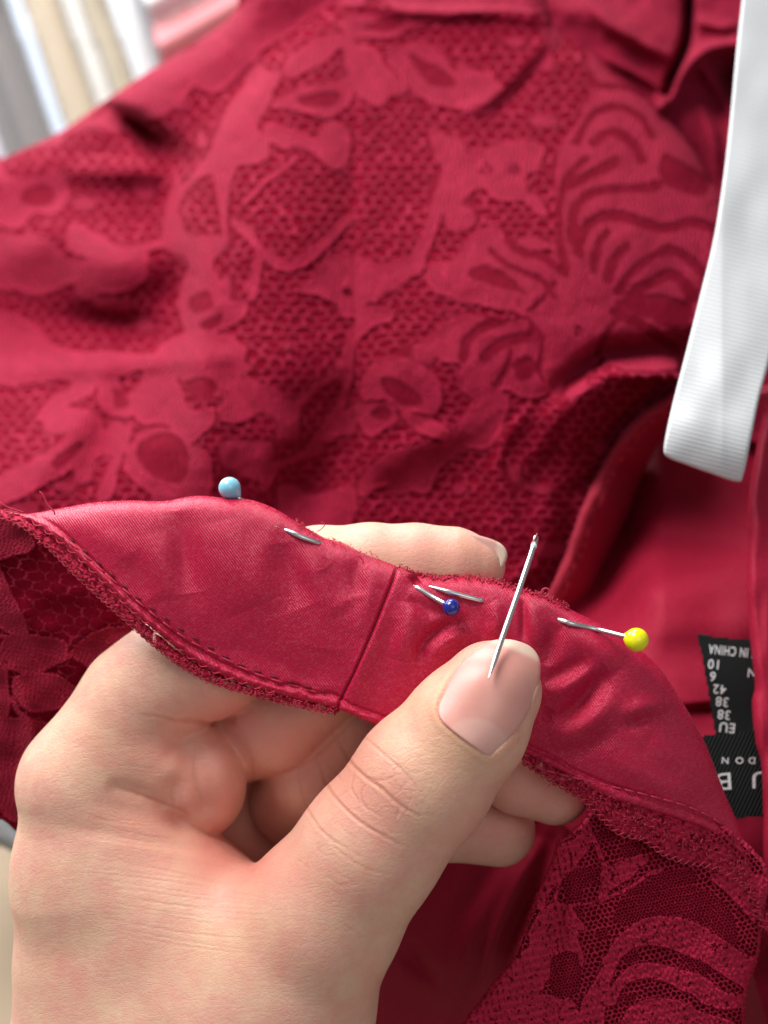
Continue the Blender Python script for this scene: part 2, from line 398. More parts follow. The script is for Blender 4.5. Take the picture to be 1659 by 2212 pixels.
lo = np.minimum(at(-120, 2680, 22), at(-120, 1080, 22)).copy(); hi = np.maximum(at(1330, 1080, 22), at(1330, 2600, 22)).copy()
lo[2] = -24.5; hi[2] = -15.6
G = tuple(int(v) for v in np.ceil((hi - lo) / HV))
PALM = [   # (chain, own blend, blend with what is there already)
    ([(405, 2900, 20.6, 400, 1.25), (405, 2300, 19.6, 385, 1.35), (330, 2080, 19.5, 295, 1.3), (240, 1880, 19.4, 203, 1.15), (192, 1700, 19.3, 146, 1.0)], 0.3, 0.0),
    ([(250, 1900, 19.4, 190, 1.1), (400, 1990, 18.9, 160, 1.1), (560, 2060, 18.5, 130)], 0.3, 0.5),
    ([(440, 2400, 19.0, 330, 1.2), (560, 2180, 18.55, 250, 1.2), (690, 1985, 18.2, 172, 1.1), (800, 1830, 17.95, 151), (915, 1682, 17.75, 146), (1010, 1566, 17.62, 128), (1062, 1492, 17.62, 108)], 0.22, 0.55),
    ([(430, 2000, 21.6, 250), (480, 1800, 22.6, 190), (540, 1500, 22.9, 150)], 0.5, 0.5),
]
INDEX = ([(192, 1690, 19.3, 146), (300, 1512, 19.36, 121), (360, 1470, 19.34, 123), (450, 1425, 19.2, 123), (560, 1290, 19.1, 112), (690, 1240, 19.0, 99), (800, 1229, 18.97, 94), (900, 1222, 18.95, 86), (985, 1220, 18.9, 75), (1036, 1223, 18.9, 56)], 0.22, 0.25)
PAD1 = ([(300, 1662, 19.32, 104), (330, 1670, 19.32, 106)], 0.2, 0.35)
PAD = ([(330, 1670, 19.32, 106), (418, 1676, 19.42, 110), (430, 1712, 19.6, 98)], 0.2, 0.05)
MIDDLE = ([(430, 1600, 21.0, 115), (596, 1560, 19.75, 109), (700, 1475, 19.7, 106), (800, 1400, 19.6, 104), (960, 1540, 19.6, 92), (1120, 1676, 19.3, 80), (1198, 1706, 19.25, 75)], 0.12, 0.03)
RING = ([(640, 1730, 20.9, 100), (688, 1676, 20.1, 106), (790, 1560, 20.0, 108), (860, 1500, 20.0, 100), (900, 1700, 20.2, 90), (960, 1770, 20.1, 86), (1078, 1792, 20.0, 78)], 0.12, 0.02)
LITTLE = ([(520, 1850, 22.6, 120), (620, 1850, 21.9, 100), (800, 1800, 21.2, 90)], 0.15, 0.05)
S = None
for ch, kk, kb in PALM:
    c = chain_sdf(G, lo, HV, ch, kk); S = c if S is None else smin(S, c, kb)
for ch, kk, kb in (INDEX, PAD1, PAD, MIDDLE, RING, LITTLE):
    S = smin(S, chain_sdf(G, lo, HV, ch, kk), kb)
# grooves pressed into the flesh: (points with depth, radius px, blend)
def carve(S, pts, r, k):
    c = chain_sdf(G, lo, HV, [(p[0], p[1], p[2], r) for p in pts], 0.05)
    return -smin(-S, c, k)
def surf_depth(S, px, py, d0=15.8, d1=23.5):
    """first hit of the view ray with the hand, cm"""
    px = np.asarray(px, float); py = np.asarray(py, float)
    hit = np.full(px.shape, np.nan); prev = None
    for d in np.arange(d0, d1, HV * 0.7):
        p = (at(px, py, d) - lo) / HV; i = np.floor(p).astype(int); f = p - i
        ok = np.all((i >= 0) & (i < np.array(G) - 1), -1); i = np.clip(i, 0, np.array(G) - 2)
        v = 0
        for a in (0, 1):
            for b in (0, 1):
                for c in (0, 1):
                    w = (f[..., 0] if a else 1-f[..., 0]) * (f[..., 1] if b else 1-f[..., 1]) * (f[..., 2] if c else 1-f[..., 2])
                    v = v + w * S[i[..., 0]+a, i[..., 1]+b, i[..., 2]+c]
        v = np.where(ok, v, 9.0)
        if prev is not None:
            m = np.isnan(hit) & (v < 0)
            hit[m] = (d - HV*0.7 * (v / np.minimum(v - prev, -1e-6)))[m]
        prev = v
    return hit
for line, r, k, push in (
    ([(418, 1635), (424, 1690), (444, 1750)], 14, 0.45, 0.0),
    ([(375, 1705), (374, 1745), (390, 1775)], 8, 0.3, 0.0),
    ([(250, 1700), (300, 1712), (350, 1735)], 6, 0.16, 0.015),
    ([(400, 1560), (450, 1566), (500, 1558)], 5, 0.12, 0.01)):
    L = resample(line, 30); dd = surf_depth(S, L[:, 0], L[:, 1]); ok = ~np.isnan(dd)
    S = carve(S, [(a, b, c - push) for (a, b), c in zip(L[ok], dd[ok])], r, k)
def surface_nets(S, lo, h):
    neg = S < 0; nx, ny, nz = S.shape
    acc = np.zeros((nx-1, ny-1, nz-1, 3), np.float32); cnt = np.zeros((nx-1, ny-1, nz-1), np.float32)
    cross = []
    for ax in range(3):
        a = [slice(None)]*3; b = [slice(None)]*3; a[ax] = slice(0, -1); b[ax] = slice(1, None)
        A = S[tuple(a)]; B = S[tuple(b)]; m = neg[tuple(a)] != neg[tuple(b)]
        I = np.argwhere(m); t = A[m] / (A[m] - B[m]); cross.append((I, neg[tuple(a)][m]))
        P = I.astype(np.float32); P[:, ax] += t
        o1, o2 = [i for i in range(3) if i != ax]
        for d1 in (0, -1):
            for d2 in (0, -1):
                J = I.copy(); J[:, o1] += d1; J[:, o2] += d2
                ok = np.all((J >= 0) & (J < np.array(acc.shape[:3])), 1); Jk = J[ok]
                np.add.at(acc, (Jk[:, 0], Jk[:, 1], Jk[:, 2]), P[ok]); np.add.at(cnt, (Jk[:, 0], Jk[:, 1], Jk[:, 2]), 1)
    use = cnt > 0; idx = -np.ones(use.shape, np.int64); idx[use] = np.arange(use.sum())
    V = acc[use] / cnt[use][:, None] * h + lo
    Qs = []
    for ax, (I, sgn) in enumerate(cross):
        o1, o2 = [(1, 2), (2, 0), (0, 1)][ax]
        def c(d1, d2):
            J = I.copy(); J[:, o1] += d1; J[:, o2] += d2
            ok = np.all((J >= 0) & (J < np.array(use.shape)), 1); J = np.clip(J, 0, np.array(use.shape) - 1)
            return np.where(ok, idx[J[:, 0], J[:, 1], J[:, 2]], -1)
        q = np.stack([c(-1, -1), c(0, -1), c(0, 0), c(-1, 0)], 1); ok = (q >= 0).all(1)
        q = np.where(sgn[:, None], q, q[:, ::-1]); Qs.append(q[ok])
    return V, np.concatenate(Qs)
S_hand = S
HVv, HQ = surface_nets(S, lo, HV)
tmp = mk("tmp", HVv, HQ, None)          # smooth and split once
sm = tmp.modifiers.new("s", 'SMOOTH'); sm.iterations = 3; sm.factor = 0.5
sb = tmp.modifiers.new("d", 'SUBSURF'); sb.levels = 1; sb.render_levels = 1
dg = bpy.context.evaluated_depsgraph_get(); ev = tmp.evaluated_get(dg); em = ev.to_mesh()
nv = len(em.vertices); co = np.empty(nv*3, np.float32); em.vertices.foreach_get("co", co); co = co.reshape(-1, 3)
no = np.empty(nv*3, np.float32); em.vertices.foreach_get("normal", no); no = no.reshape(-1, 3)
nl = len(em.loops); li = np.empty(nl, np.int32); em.loops.foreach_get("vertex_index", li); HQ = li.reshape(-1, 4)
tl = np.array(tmp.location); ev.to_mesh_clear(); bpy.data.objects.remove(tmp)
wv = co + tl; vv = ((wv - CM[:3, 3]) @ CM[:3, :3]) * 100.0; nn = no @ CM[:3, :3]
hx = vv[:, 0] / -vv[:, 2] * F + CX; hy = -vv[:, 1] / -vv[:, 2] * F + CY; hd = -vv[:, 2]
front = nn[:, 2] > -0.1
disp = np.zeros(nv); crease_shade = np.zeros(nv); red = np.zeros(nv); fold = np.zeros(nv)
# each crease: (points, width px, depth cm, painted shade, depth range)
CR = [([(400, 1558), (450, 1563), (500, 1556), (545, 1535)], 5, .003, .75), ([(522, 1580), (545, 1640), (540, 1720), (505, 1790)], 5, .0, .55), ([(560, 1660), (600, 1668), (660, 1650), (720, 1600), (780, 1540)], 5, .0, .65), ([(360, 1745), (430, 1790), (500, 1845), (545, 1868)], 5, .0, .45), ([(470, 1560), (520, 1600), (556, 1655)], 5, .0, .4),  # dark contact shade painted where flesh meets flesh, with hardly any groove
      ([(715, 1578), (735, 1610), (758, 1648), (790, 1680), (820, 1700), (850, 1728), (880, 1750), (905, 1762)], 4.2, .024, .8),
      ([(675, 1618), (688, 1650), (705, 1695), (730, 1730), (765, 1765), (800, 1790), (840, 1812), (870, 1828)], 4.0, .022, .8),
      ([(758, 1575), (790, 1595), (830, 1630), (870, 1665), (900, 1700)], 3.5, .013, .45),
      ([(642, 1650), (648, 1700), (665, 1750), (695, 1795), (735, 1825), (780, 1850)], 3.5, .012, .35),
      ([(758, 1648), (765, 1672), (758, 1700), (775, 1730), (795, 1740)], 3, .012, .45),
      ([(790, 1680), (830, 1685), (862, 1672)], 3, .009, .3), ([(760, 1705), (730, 1722), (722, 1740)], 3, .009, .3),
      ([(795, 1690), (780, 1715), (790, 1745), (820, 1760)], 3, .009, .3), ([(850, 1728), (862, 1750), (850, 1772)], 3, .008, .3),
      ([(700, 1800), (740, 1845), (800, 1880), (860, 1890)], 3, .008, .2), ([(700, 1640), (720, 1665), (742, 1690)], 3, .008, .3),
      ([(250, 1700), (290, 1712), (345, 1732), (400, 1755)], 4, .02, .8),
      
      ([(300, 1545), (340, 1548), (400, 1560), (450, 1566), (500, 1556)], 4, .010, .6),
      ([(418, 1625), (424, 1690), (440, 1740)], 6, .012, .5), ([(372, 1700), (372, 1765)], 5, .01, .4)]
rs = random.Random(3)
for i in range(24):      # fine wrinkles running over the web of the hand
    y0 = 1745 + i * 13 + rs.uniform(-9, 9); x0 = 140 + rs.uniform(0, 90) + i * 3; x1 = min(300 + i * 22 + rs.uniform(-60, 60), 600)
    CR.append(([(x0, y0 - 14 - i*0.8), ((x0+x1)/2, y0 + 2 + rs.uniform(-5, 5)), (x1, y0 + 10 + i * 1.0 + rs.uniform(-16, 16))], 2.2, rs.uniform(.0025, .0065), rs.uniform(.05, .22)))
for i in range(16):
    x0 = 250 + rs.uniform(-10, 170); y0 = 1590 + i * 8
    CR.append(([(x0, y0), (x0 + 45, y0 - 4 + rs.uniform(-4, 4)), (x0 + 90, y0 + 6)], 2.2, .004, .05))
for i in range(20):
    x0 = 640 + rs.uniform(-40, 260); y0 = 1620 + rs.uniform(0, 420)
    CR.append(([(x0, y0), (x0 + rs.uniform(10, 30), y0 + rs.uniform(10, 30)), (x0 + rs.uniform(30, 60), y0 + rs.uniform(20, 40))], 2.6, .005, .10))
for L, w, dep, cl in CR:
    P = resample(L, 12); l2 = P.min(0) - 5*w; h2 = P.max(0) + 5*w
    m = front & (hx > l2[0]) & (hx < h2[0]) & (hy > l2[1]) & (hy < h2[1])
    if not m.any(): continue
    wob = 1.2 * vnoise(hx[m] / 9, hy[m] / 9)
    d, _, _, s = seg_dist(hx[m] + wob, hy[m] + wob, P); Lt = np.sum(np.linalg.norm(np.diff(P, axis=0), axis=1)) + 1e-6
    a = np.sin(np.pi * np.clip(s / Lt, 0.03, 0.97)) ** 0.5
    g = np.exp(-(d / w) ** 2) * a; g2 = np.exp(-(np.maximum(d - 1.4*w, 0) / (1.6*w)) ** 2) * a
    disp[m] -= dep * g; disp[m] += dep * 0.2 * g2; crease_shade[m] = np.maximum(crease_shade[m], g * cl)
for c, r, a in (((300, 1640), (120, 70), .35), ((440, 1690), (100, 90), .7), ((600, 1590), (150, 80), .75), ((720, 1640), (90, 90), .45), ((480, 1540), (130, 40), .5),
                ((300, 1770), (130, 50), .45), ((400, 1860), (150, 50), .4), ((800, 1720), (120, 90), .45), ((700, 1900), (150, 60), .35), ((950, 1200), (170, 60), .55),
                ((1180, 1710), (110, 70), .75), ((1060, 1800), (100, 60), .55), ((1000, 1400), (90, 60), .5), ((640, 2060), (160, 80), .25), ((120, 2100), (50, 120), .2), ((540, 1840), (100, 90), .8)):
    red += blob(hx, hy, c, r, a * 1.0)
for _ in range(150):
    c = (rs.uniform(30, 1250), rs.uniform(1150, 2250)); w_ = rs.uniform(10, 42); red += blob(hx, hy, c, (w_, w_ * rs.uniform(.5, 1.2)), rs.uniform(-.22, .34), rs.uniform(0, 180))
for c, r, a in (((950, 1540), (60, 90), .7), ((1000, 1640), (90, 50), .5), ((480, 2040), (130, 60), .4), ((180, 1580), (90, 70), .3), ((740, 1560), (40, 60), .4)):
    fold += blob(hx, hy, c, r, a)
# broad relief of tendons and folds on the web
disp += front * (blob(hx, hy, (330, 1790), (150, 26), .03, 12) + blob(hx, hy, (400, 1850), (170, 18), .022, 10) + blob(hx, hy, (330, 1640), (60, 45), .05) - blob(hx, hy, (330, 1820), (170, 14), .02, 10))
# nail bed: sink the skin under the nail plate and raise a wall round it
NAIL = [(945, 1525), (952, 1555), (982, 1583), (1020, 1612), (1055, 1634), (1073, 1625), (1110, 1586), (1140, 1541), (1160, 1495), (1168, 1450), (1163, 1418), (1145, 1396), (1112, 1383), (1080, 1381), (1050, 1388), (1015, 1412), (988, 1443), (963, 1482)]
NP = resample(NAIL, 6, True)
m = front & (hx > 900) & (hx < 1220) & (hy > 1340) & (hy < 1690) & (hd < 18.2)
d, _, _, _ = seg_dist(hx[m], hy[m], NP, True); ins = inside(hx[m], hy[m], NP)
wallw = sstep(1690, 1560, hx[m] * 0.3 + hy[m] * 1.0 - 0) * 0 + np.where((hy[m] > 1440), 1.0, np.clip((hy[m] - 1385) / 60, 0, 1))
wallw = wallw * np.where(hx[m] > 1120, 0.12, 1.0)
disp[m] += np.where(ins, -.028 * sstep(0, 8, d), 0) + .018 * wallw * np.exp(-((d - 8) / 9) ** 2) * ~ins
crease_shade[m] = np.maximum(crease_shade[m], np.where(~ins, np.exp(-(d / 5) ** 2) * .8 * np.maximum(wallw, .5), 0)); fold[m] += np.where(~ins, np.exp(-(d / 9) ** 2) * .5 * wallw, 0)
vv = vv + nn * disp[:, None]
hand = mk("hand", vv, HQ, M['skin'], None, {'knuckle': np.clip(blob(hx, hy, (850, 1690), (120, 85), 1.0, 50) + blob(hx, hy, (720, 1850), (160, 60), .45, 50) + blob(hx, hy, (330, 1850), (220, 90), .3) + blob(hx, hy, (950, 1580), (60, 80), .3), 0, 1), 'red': np.clip(red, 0, 1), 'crease_shade': np.clip(crease_shade, 0, 1), 'fold': np.clip(fold, 0, 1)})
tag(hand, "a person's bare hand pinching the satin band between thumb and index finger", "hand")
# thumb nail plate
gx = np.arange(900, 1230, 5.0); gy = np.arange(1350, 1670, 5.0); GX, GY = np.meshgrid(gx, gy)
ND = surf_depth(S_hand, GX, GY, 16.2, 18.6)
A_ = np.stack([GX.ravel() - 1060, GY.ravel() - 1500], 1) / 100
def feats(a): x, y = a[:, 0], a[:, 1]; return np.stack([np.ones_like(x), x, y, x*x, x*y, y*y, x**3, x*x*y, x*y*y, y**3, x**4, y**4], 1)
okn = ~np.isnan(ND.ravel()) & inside(GX.ravel(), GY.ravel(), NP)
cf, *_ = np.linalg.lstsq(feats(A_[okn]), ND.ravel()[okn], rcond=None)
def nail_depth(X, Y):
    a = np.stack([X.ravel() - 1060, Y.ravel() - 1500], 1) / 100
    return (feats(a) @ cf).reshape(X.shape) - 0.002
ax_ = np.array([1105-1025, 1385-1610.]); ax_ /= np.linalg.norm(ax_)
def nail_tip(X, Y, D):
    t = (X - 1025) * ax_[0] + (Y - 1610) * ax_[1]; s_ = (X - 1025) * -ax_[1] + (Y - 1610) * ax_[0]
    return sstep(212, 226, t + 0.0012 * s_**2 - 4)
def nail_lun(X, Y, D):
    t = (X - 1030) * ax_[0] + (Y - 1612) * ax_[1]; s_ = (X - 1030) * -ax_[1] + (Y - 1612) * ax_[0]
    return 0.45 * sstep(66, 54, np.sqrt(t*t + (s_*0.85)**2)) 
fabv = lambda sx=1., sy=1., dd=18.: (lambda X, Y, D: np.stack([X * sx * dd / F, Y * sy * dd / F, 0 * X], 1))
def fab_rot(ang, dd=18., sx=1., sy=1.):
    c, s_ = math.cos(math.radians(ang)), math.sin(math.radians(ang))
    return lambda X, Y, D: np.stack([(X * c + Y * s_) * sx * dd / F, (-X * s_ + Y * c) * sy * dd / F, 0 * X], 1)
sheet("thumbnail", NAIL, 3.0, nail_depth, M['nail'], hand, roll=0.03, rollr=5, back=1.2, attrs={'tip': nail_tip, 'lunula': nail_lun, 'fab': fab_rot(-60, 18, 6, 1)})
INAIL = [(962, 1149), (1000, 1150), (1040, 1158), (1070, 1168), (1088, 1180), (1096, 1197), (1092, 1214), (1083, 1228), (1076, 1222), (1074, 1206), (1060, 1190), (1030, 1178), (995, 1168)]
sheet("index_nail", INAIL, 2.5, lambda X, Y: 18.62 + ((X - 1000) / 100) ** 2 * .12 - (Y - 1150) / 100 * .12, M['nail'], hand, roll=0.05, rollr=6, back=5,
      attrs={'tip': lambda X, Y, D: sstep(1066, 1078, X + (Y - 1190) * .1), 'lunula': lambda X, Y, D: 0 * X + .5, 'fab': fabv()})

# ================================================================== DRESS
T = dict(A=lambda p: (p[0]*.375, 298.6+p[1]*.375), B=lambda p: (497.7+p[0]*.3336, p[1]*.3336), C=lambda p: (497.7+p[0]*.3336, 530.9+p[1]*.3336),
         D=lambda p: (995.4+p[0]*.3336, p[1]*.3336), L=lambda p: (p[0]*.375, 1061.8+p[1]*.375), Rr=lambda p: (929+p[0]*.44, 1526.3+p[1]*.44), I=lambda p: p)
# lace motifs: (value, frame, points) filled outlines; (value, frame, points, width px) cords
MOT = [
 (1, 'I', [(920,600),(932,570),(985,560),(1000,522),(1040,500),(1072,490),(1100,520),(1140,540),(1180,560),(1190,590),(1215,610),(1205,680),(1170,690),(1110,680),(1050,665),(990,650),(940,630)]),
 (.5, 'I', [(1008,592),(1040,574),(1080,585),(1110,610),(1142,632),(1100,630),(1050,614)]),
 (1, 'D', [(640,1000),(760,760),(880,560),(830,440),(800,300),(640,140),(800,160),(1100,430),(1300,660),(1500,860),(1660,1150),(1700,1400),(1680,1950),(1500,2350),(1100,2400),(900,2300),(800,2100),(640,1900),(590,1500),(600,1300)]),
 (1, 'I', [(1160,590),(1230,580),(1300,620),(1322,680),(1310,740),(1285,800),(1240,850),(1195,865),(1170,800),(1150,720),(1150,650)]),
 (1, 'I', [(935,742),(950,702),(990,680),(1050,678),(1120,690),(1180,700),(1170,760),(1160,800),(1185,850),(1130,862),(1090,842),(1030,862),(988,832),(998,792),(950,782)]),
 (.45, 'I', [(1002,775),(1012,735),(1045,705),(1085,692)], 11), (.45, 'I', [(1050,768),(1085,738),(1150,722)], 15), (.5, 'I', [(1105,790),(1130,768),(1158,785),(1150,818),(1118,822)]),
 (.45, 'I', [(1220,590),(1212,530),(1210,470),(1216,415),(1238,368),(1268,345)], 9), (.45, 'I', [(1236,520),(1240,465),(1262,428),(1310,408),(1370,405),(1420,400)], 11), (.45, 'I', [(1250,550),(1262,495),(1300,468),(1340,466),(1385,480),(1440,490),(1500,480),(1545,492)], 12),
 (.45, 'I', [(1283,585),(1290,530),(1312,500)], 10), (.45, 'I', [(1312,600),(1328,560),(1350,535)], 12), (.45, 'I', [(1335,625),(1370,585),(1410,556),(1445,542),(1480,556),(1520,590)], 12), (.45, 'I', [(1345,655),(1390,620),(1430,598),(1460,598),(1500,640)], 13),
 (0, 'I', [(1241,706),(1250,702),(1258,712),(1254,726),(1243,726),(1238,716)]), (.45, 'I', [(1150,700),(1172,740),(1166,795)], 7), (.45, 'I', [(1290,765),(1312,722),(1334,690)], 8), (.45, 'I', [(1195,612),(1178,640),(1150,668)], 6), (.45, 'I', [(1205,875),(1228,835),(1262,812)], 7),
 (.08, 'I', [(925,652),(1000,668),(1060,676),(1110,684)], 9), (.08, 'I', [(1000,505),(985,540),(950,560)], 9), (.45, 'I', [(1060,540),(1100,575),(1160,600),(1195,640)], 7), (.45, 'I', [(1060,845),(1090,800),(1100,760)], 8),
 (.45, 'I', [(1095,515),(1130,545),(1170,556),(1210,585)], 9), (.1, 'I', [(1115,450),(1150,500),(1190,530),(1205,500),(1200,430),(1175,400),(1140,415)]), (.45, 'I', [(1245,310),(1262,270),(1300,240),(1345,232),(1385,255),(1410,295)], 9), (.45, 'I', [(1280,310),(1325,285),(1365,305),(1388,345)], 12), (.45, 'I', [(1268,160),(1295,187),(1350,187),(1400,212),(1432,256)], 8), (.45, 'I', [(1300,130),(1350,160),(1410,195),(1460,260)], 6),
 (.4, 'D', [(1300,1000),(1420,1050),(1600,1150),(1560,1260),(1420,1240),(1300,1180)]), (.45, 'D', [(1010,340),(1140,440),(1290,560)], 8), (.45, 'D', [(880,330),(1000,470),(1180,530)], 8),
 (.5, 'D', [(1000,1040),(900,1100),(700,1200)], 12), (.45, 'D', [(1000,2020),(1200,2120),(1400,2260)], 12), (.5, 'D', [(1000,1940),(1250,1900),(1500,1960),(1420,2120),(1150,2040)]),
 (1, 'D', [(-40,950),(60,1000),(180,960),(300,900),(430,900),(540,950),(500,1100),(430,1130),(420,1230),(520,1300),(560,1400),(480,1380),(400,1300),(330,1310),(200,1280),(130,1220),(0,1290),(-90,1240)]),
 (0, 'D', [(100,1090),(150,1045),(200,1090),(160,1135)]), (0, 'D', [(310,1100),(345,1070),(375,1100),(345,1130)]),
 (1, 'B', [(1310,800),(1380,850),(1430,960),(1440,1050),(1390,1110),(1330,1000),(1300,880)]), (1, 'B', [(1600,1060),(1500,1150),(1400,1230),(1340,1350),(1290,1500),(1230,1620),(1200,1750)], 15),
 (1, 'B', [(1010,380),(1150,280),(1280,280),(1400,380),(1480,500),(1680,440),(1720,520),(1800,590),(1690,690),(1400,700),(1250,650),(1130,520)]), (.5, 'B', [(1150,340),(1280,400),(1420,480),(1450,560),(1330,570),(1230,480)]),
 (1, 'D', [(-20,440),(150,470),(180,570),(300,600),(200,690),(0,700)]), (1, 'D', [(620,200),(560,320),(430,470),(300,610),(150,700)], 9),
 (1, 'B', [(700,130),(850,90),(1100,70),(1400,60),(1500,60),(1400,120),(1200,180),(1050,250),(870,250),(760,240)]), (.5, 'B', [(840,180),(1000,110),(1150,130),(1000,210)]),
 (1, 'B', [(340,480),(360,380),(500,280),(700,190),(700,290),(640,380),(520,450),(380,510)]),
 (1, 'B', [(250,700),(400,600),(560,540),(740,540),(790,600),(740,700),(640,770),(560,770),(480,730),(380,710)]), (.5, 'B', [(430,640),(600,590),(720,600),(660,680),(520,700)]),
 (1, 'B', [(220,900),(240,800),(380,820),(480,860),(560,900),(600,790),(720,800),(770,880),(760,1020),(700,1100),(620,1060),(540,1000),(430,950),(340,970)]),
 (.8, 'B', [(740,300),(900,330),(1000,420),(1130,520),(1160,600),(1040,620),(960,690),(860,650),(780,560),(740,450)]), (1, 'B', [(770,300),(900,310),(980,390)], 6),
 (1, 'B', [(100,1310),(250,1160),(430,1030)], 6), (1, 'B', [(40,1450),(190,1600),(330,1720),(450,1700),(600,1600),(790,1400)], 11), (1, 'B', [(190,1640),(170,1760),(140,1920)], 10),
 (.85, 'B', [(-30,1560),(0,1250),(60,1050),(120,950),(230,720),(330,480),(150,480),(-20,700),(-120,1000)]),
 (.9, 'C', [(400,280),(560,180),(640,60),(840,60),(1000,120),(1200,60),(1230,150),(1100,260),(1000,350),(880,380),(1040,400),(1050,480),(930,520),(830,620),(790,900),(740,850),(740,600),(800,470),(700,470),(690,380),(560,330),(430,300)]),
 (0, 'C', [(730,300),(760,270),(780,310),(750,330)]), (.2, 'C', [(960,340),(1060,280),(1020,340)]),
 (1, 'C', [(770,880),(700,1050),(600,1200),(500,1340),(300,1420),(220,1560)], 10), (1, 'C', [(740,830),(600,880),(480,1000),(430,1040)], 8), (1, 'C', [(620,1190),(740,1060),(830,1130),(700,1240),(610,1290)]),
 (1, 'C', [(850,900),(900,780),(1050,730),(1200,760),(1340,870),(1360,1000),(1310,1100),(1200,1080),(1080,1060),(1000,1000),(860,1000)]), (.45, 'C', [(980,860),(1100,880),(1230,980),(1220,1050),(1060,1000),(990,930)]),
 (.9, 'C', [(840,1010),(900,1040),(1050,1060),(1100,1130),(1000,1190),(880,1230),(840,1150)]), (.5, 'C', [(910,1070),(980,1030),(1040,1080),(1000,1130),(930,1120)]),
 (1, 'C', [(1100,1070),(1300,1130),(1420,1200),(1450,1280),(1300,1240),(1180,1180)]), (1, 'C', [(1480,1200),(1560,1000),(1660,940),(1800,980),(1760,1200),(1660,1320),(1450,1280)]),
 (1, 'C', [(850,1500),(1000,1350),(1300,1280),(1500,1300),(1350,1450),(1280,1600),(1000,1560),(880,1640),(820,1600)]), (1, 'C', [(0,870),(150,870),(300,940),(330,1000),(200,1060),(120,1130),(0,1150),(-40,1000)]),
 (.8, 'C', [(1560,830),(1700,900),(1780,1000),(1600,1100)]), (1, 'C', [(400,1750),(600,1600),(800,1560),(780,1800),(500,1900)]),
 (1, 'A', [(850,1320),(960,1340),(1050,1440),(1110,1560),(1240,1560),(1210,1660),(1130,1740),(1050,1740),(960,1650),(830,1650),(760,1600),(700,1520),(800,1420)]),
 (1, 'A', [(800,1700),(950,1660),(1080,1740),(1180,1800),(1240,1950),(1180,2080),(900,2060),(750,1960),(720,1850)]), (.5, 'A', [(800,1760),(960,1690),(1080,1780),(1060,1980),(880,1940),(800,1870)]),
 (1, 'A', [(930,1180),(1100,1100),(1290,1130),(1380,1180),(1370,1330),(1260,1440),(1180,1370),(1060,1400),(980,1340),(880,1260)]), (.35, 'A', [(1070,1410),(1160,1375),(1240,1430),(1200,1520),(1120,1500)]),
 (1, 'A', [(1080,760),(1200,730),(1270,850),(1280,930),(1420,950),(1350,1080),(1100,1130),(1040,1000),(1040,880)]), (.5, 'A', [(1100,900),(1200,880),(1220,960),(1110,1000)]), (.5, 'A', [(1150,1060),(1270,1000),(1270,1060),(1180,1100)]),
 (1, 'A', [(1340,1440),(1460,1390),(1500,1560),(1440,1600),(1300,1640),(1250,1580)]), (1, 'A', [(1250,1480),(1350,1380),(1400,1200)], 7),
 (1, 'A', [(-50,560),(300,600),(420,700),(820,640),(830,820),(600,900),(450,820),(250,900),(100,880),(-50,840)]), (1, 'A', [(-60,1000),(180,1060),(350,1200),(900,1240),(980,1300),(600,1400),(500,1500),(200,1620),(250,1540),(400,1400),(-60,1400)]),
 (1, 'A', [(200,1600),(480,1560),(600,1640),(560,1780),(420,1900),(100,2080),(-50,2120),(-50,1980),(200,1840),(380,1700)]), (.5, 'A', [(300,1850),(460,1740),(490,1780),(340,1900)]),
 (1, 'A', [(320,180),(400,290),(340,420),(200,440),(120,520),(-40,500),(-40,320),(100,260),(200,230)]), (.5, 'A', [(120,300),(260,260),(320,330),(250,400),(130,380)]),
 (1, 'A', [(420,480),(700,620),(930,560),(950,400),(1040,200),(1000,560),(900,640),(600,700),(400,640)]), (1, 'A', [(600,1240),(560,1500),(620,1600),(760,1600),(680,1380)]), (.5, 'A', [(650,1440),(720,1460),(740,1540),(660,1560)]),
 (.9, 'A', [(560,2060),(700,1700),(770,1640),(700,1900),(640,2080)]), (1, 'A', [(1000,500),(1080,300),(1260,180),(1500,150),(1560,60),(1400,-100),(1150,150),(1000,350)]),
 (1, 'I', [(470,60),(620,-60),(760,-60),(700,20),(560,120),(470,200),(420,160)]), (.9, 'I', [(800,-60),(1160,-60),(1190,20),(1000,25),(850,20)]), (1, 'I', [(140,290),(400,110),(440,160),(330,260),(200,230)]),
]
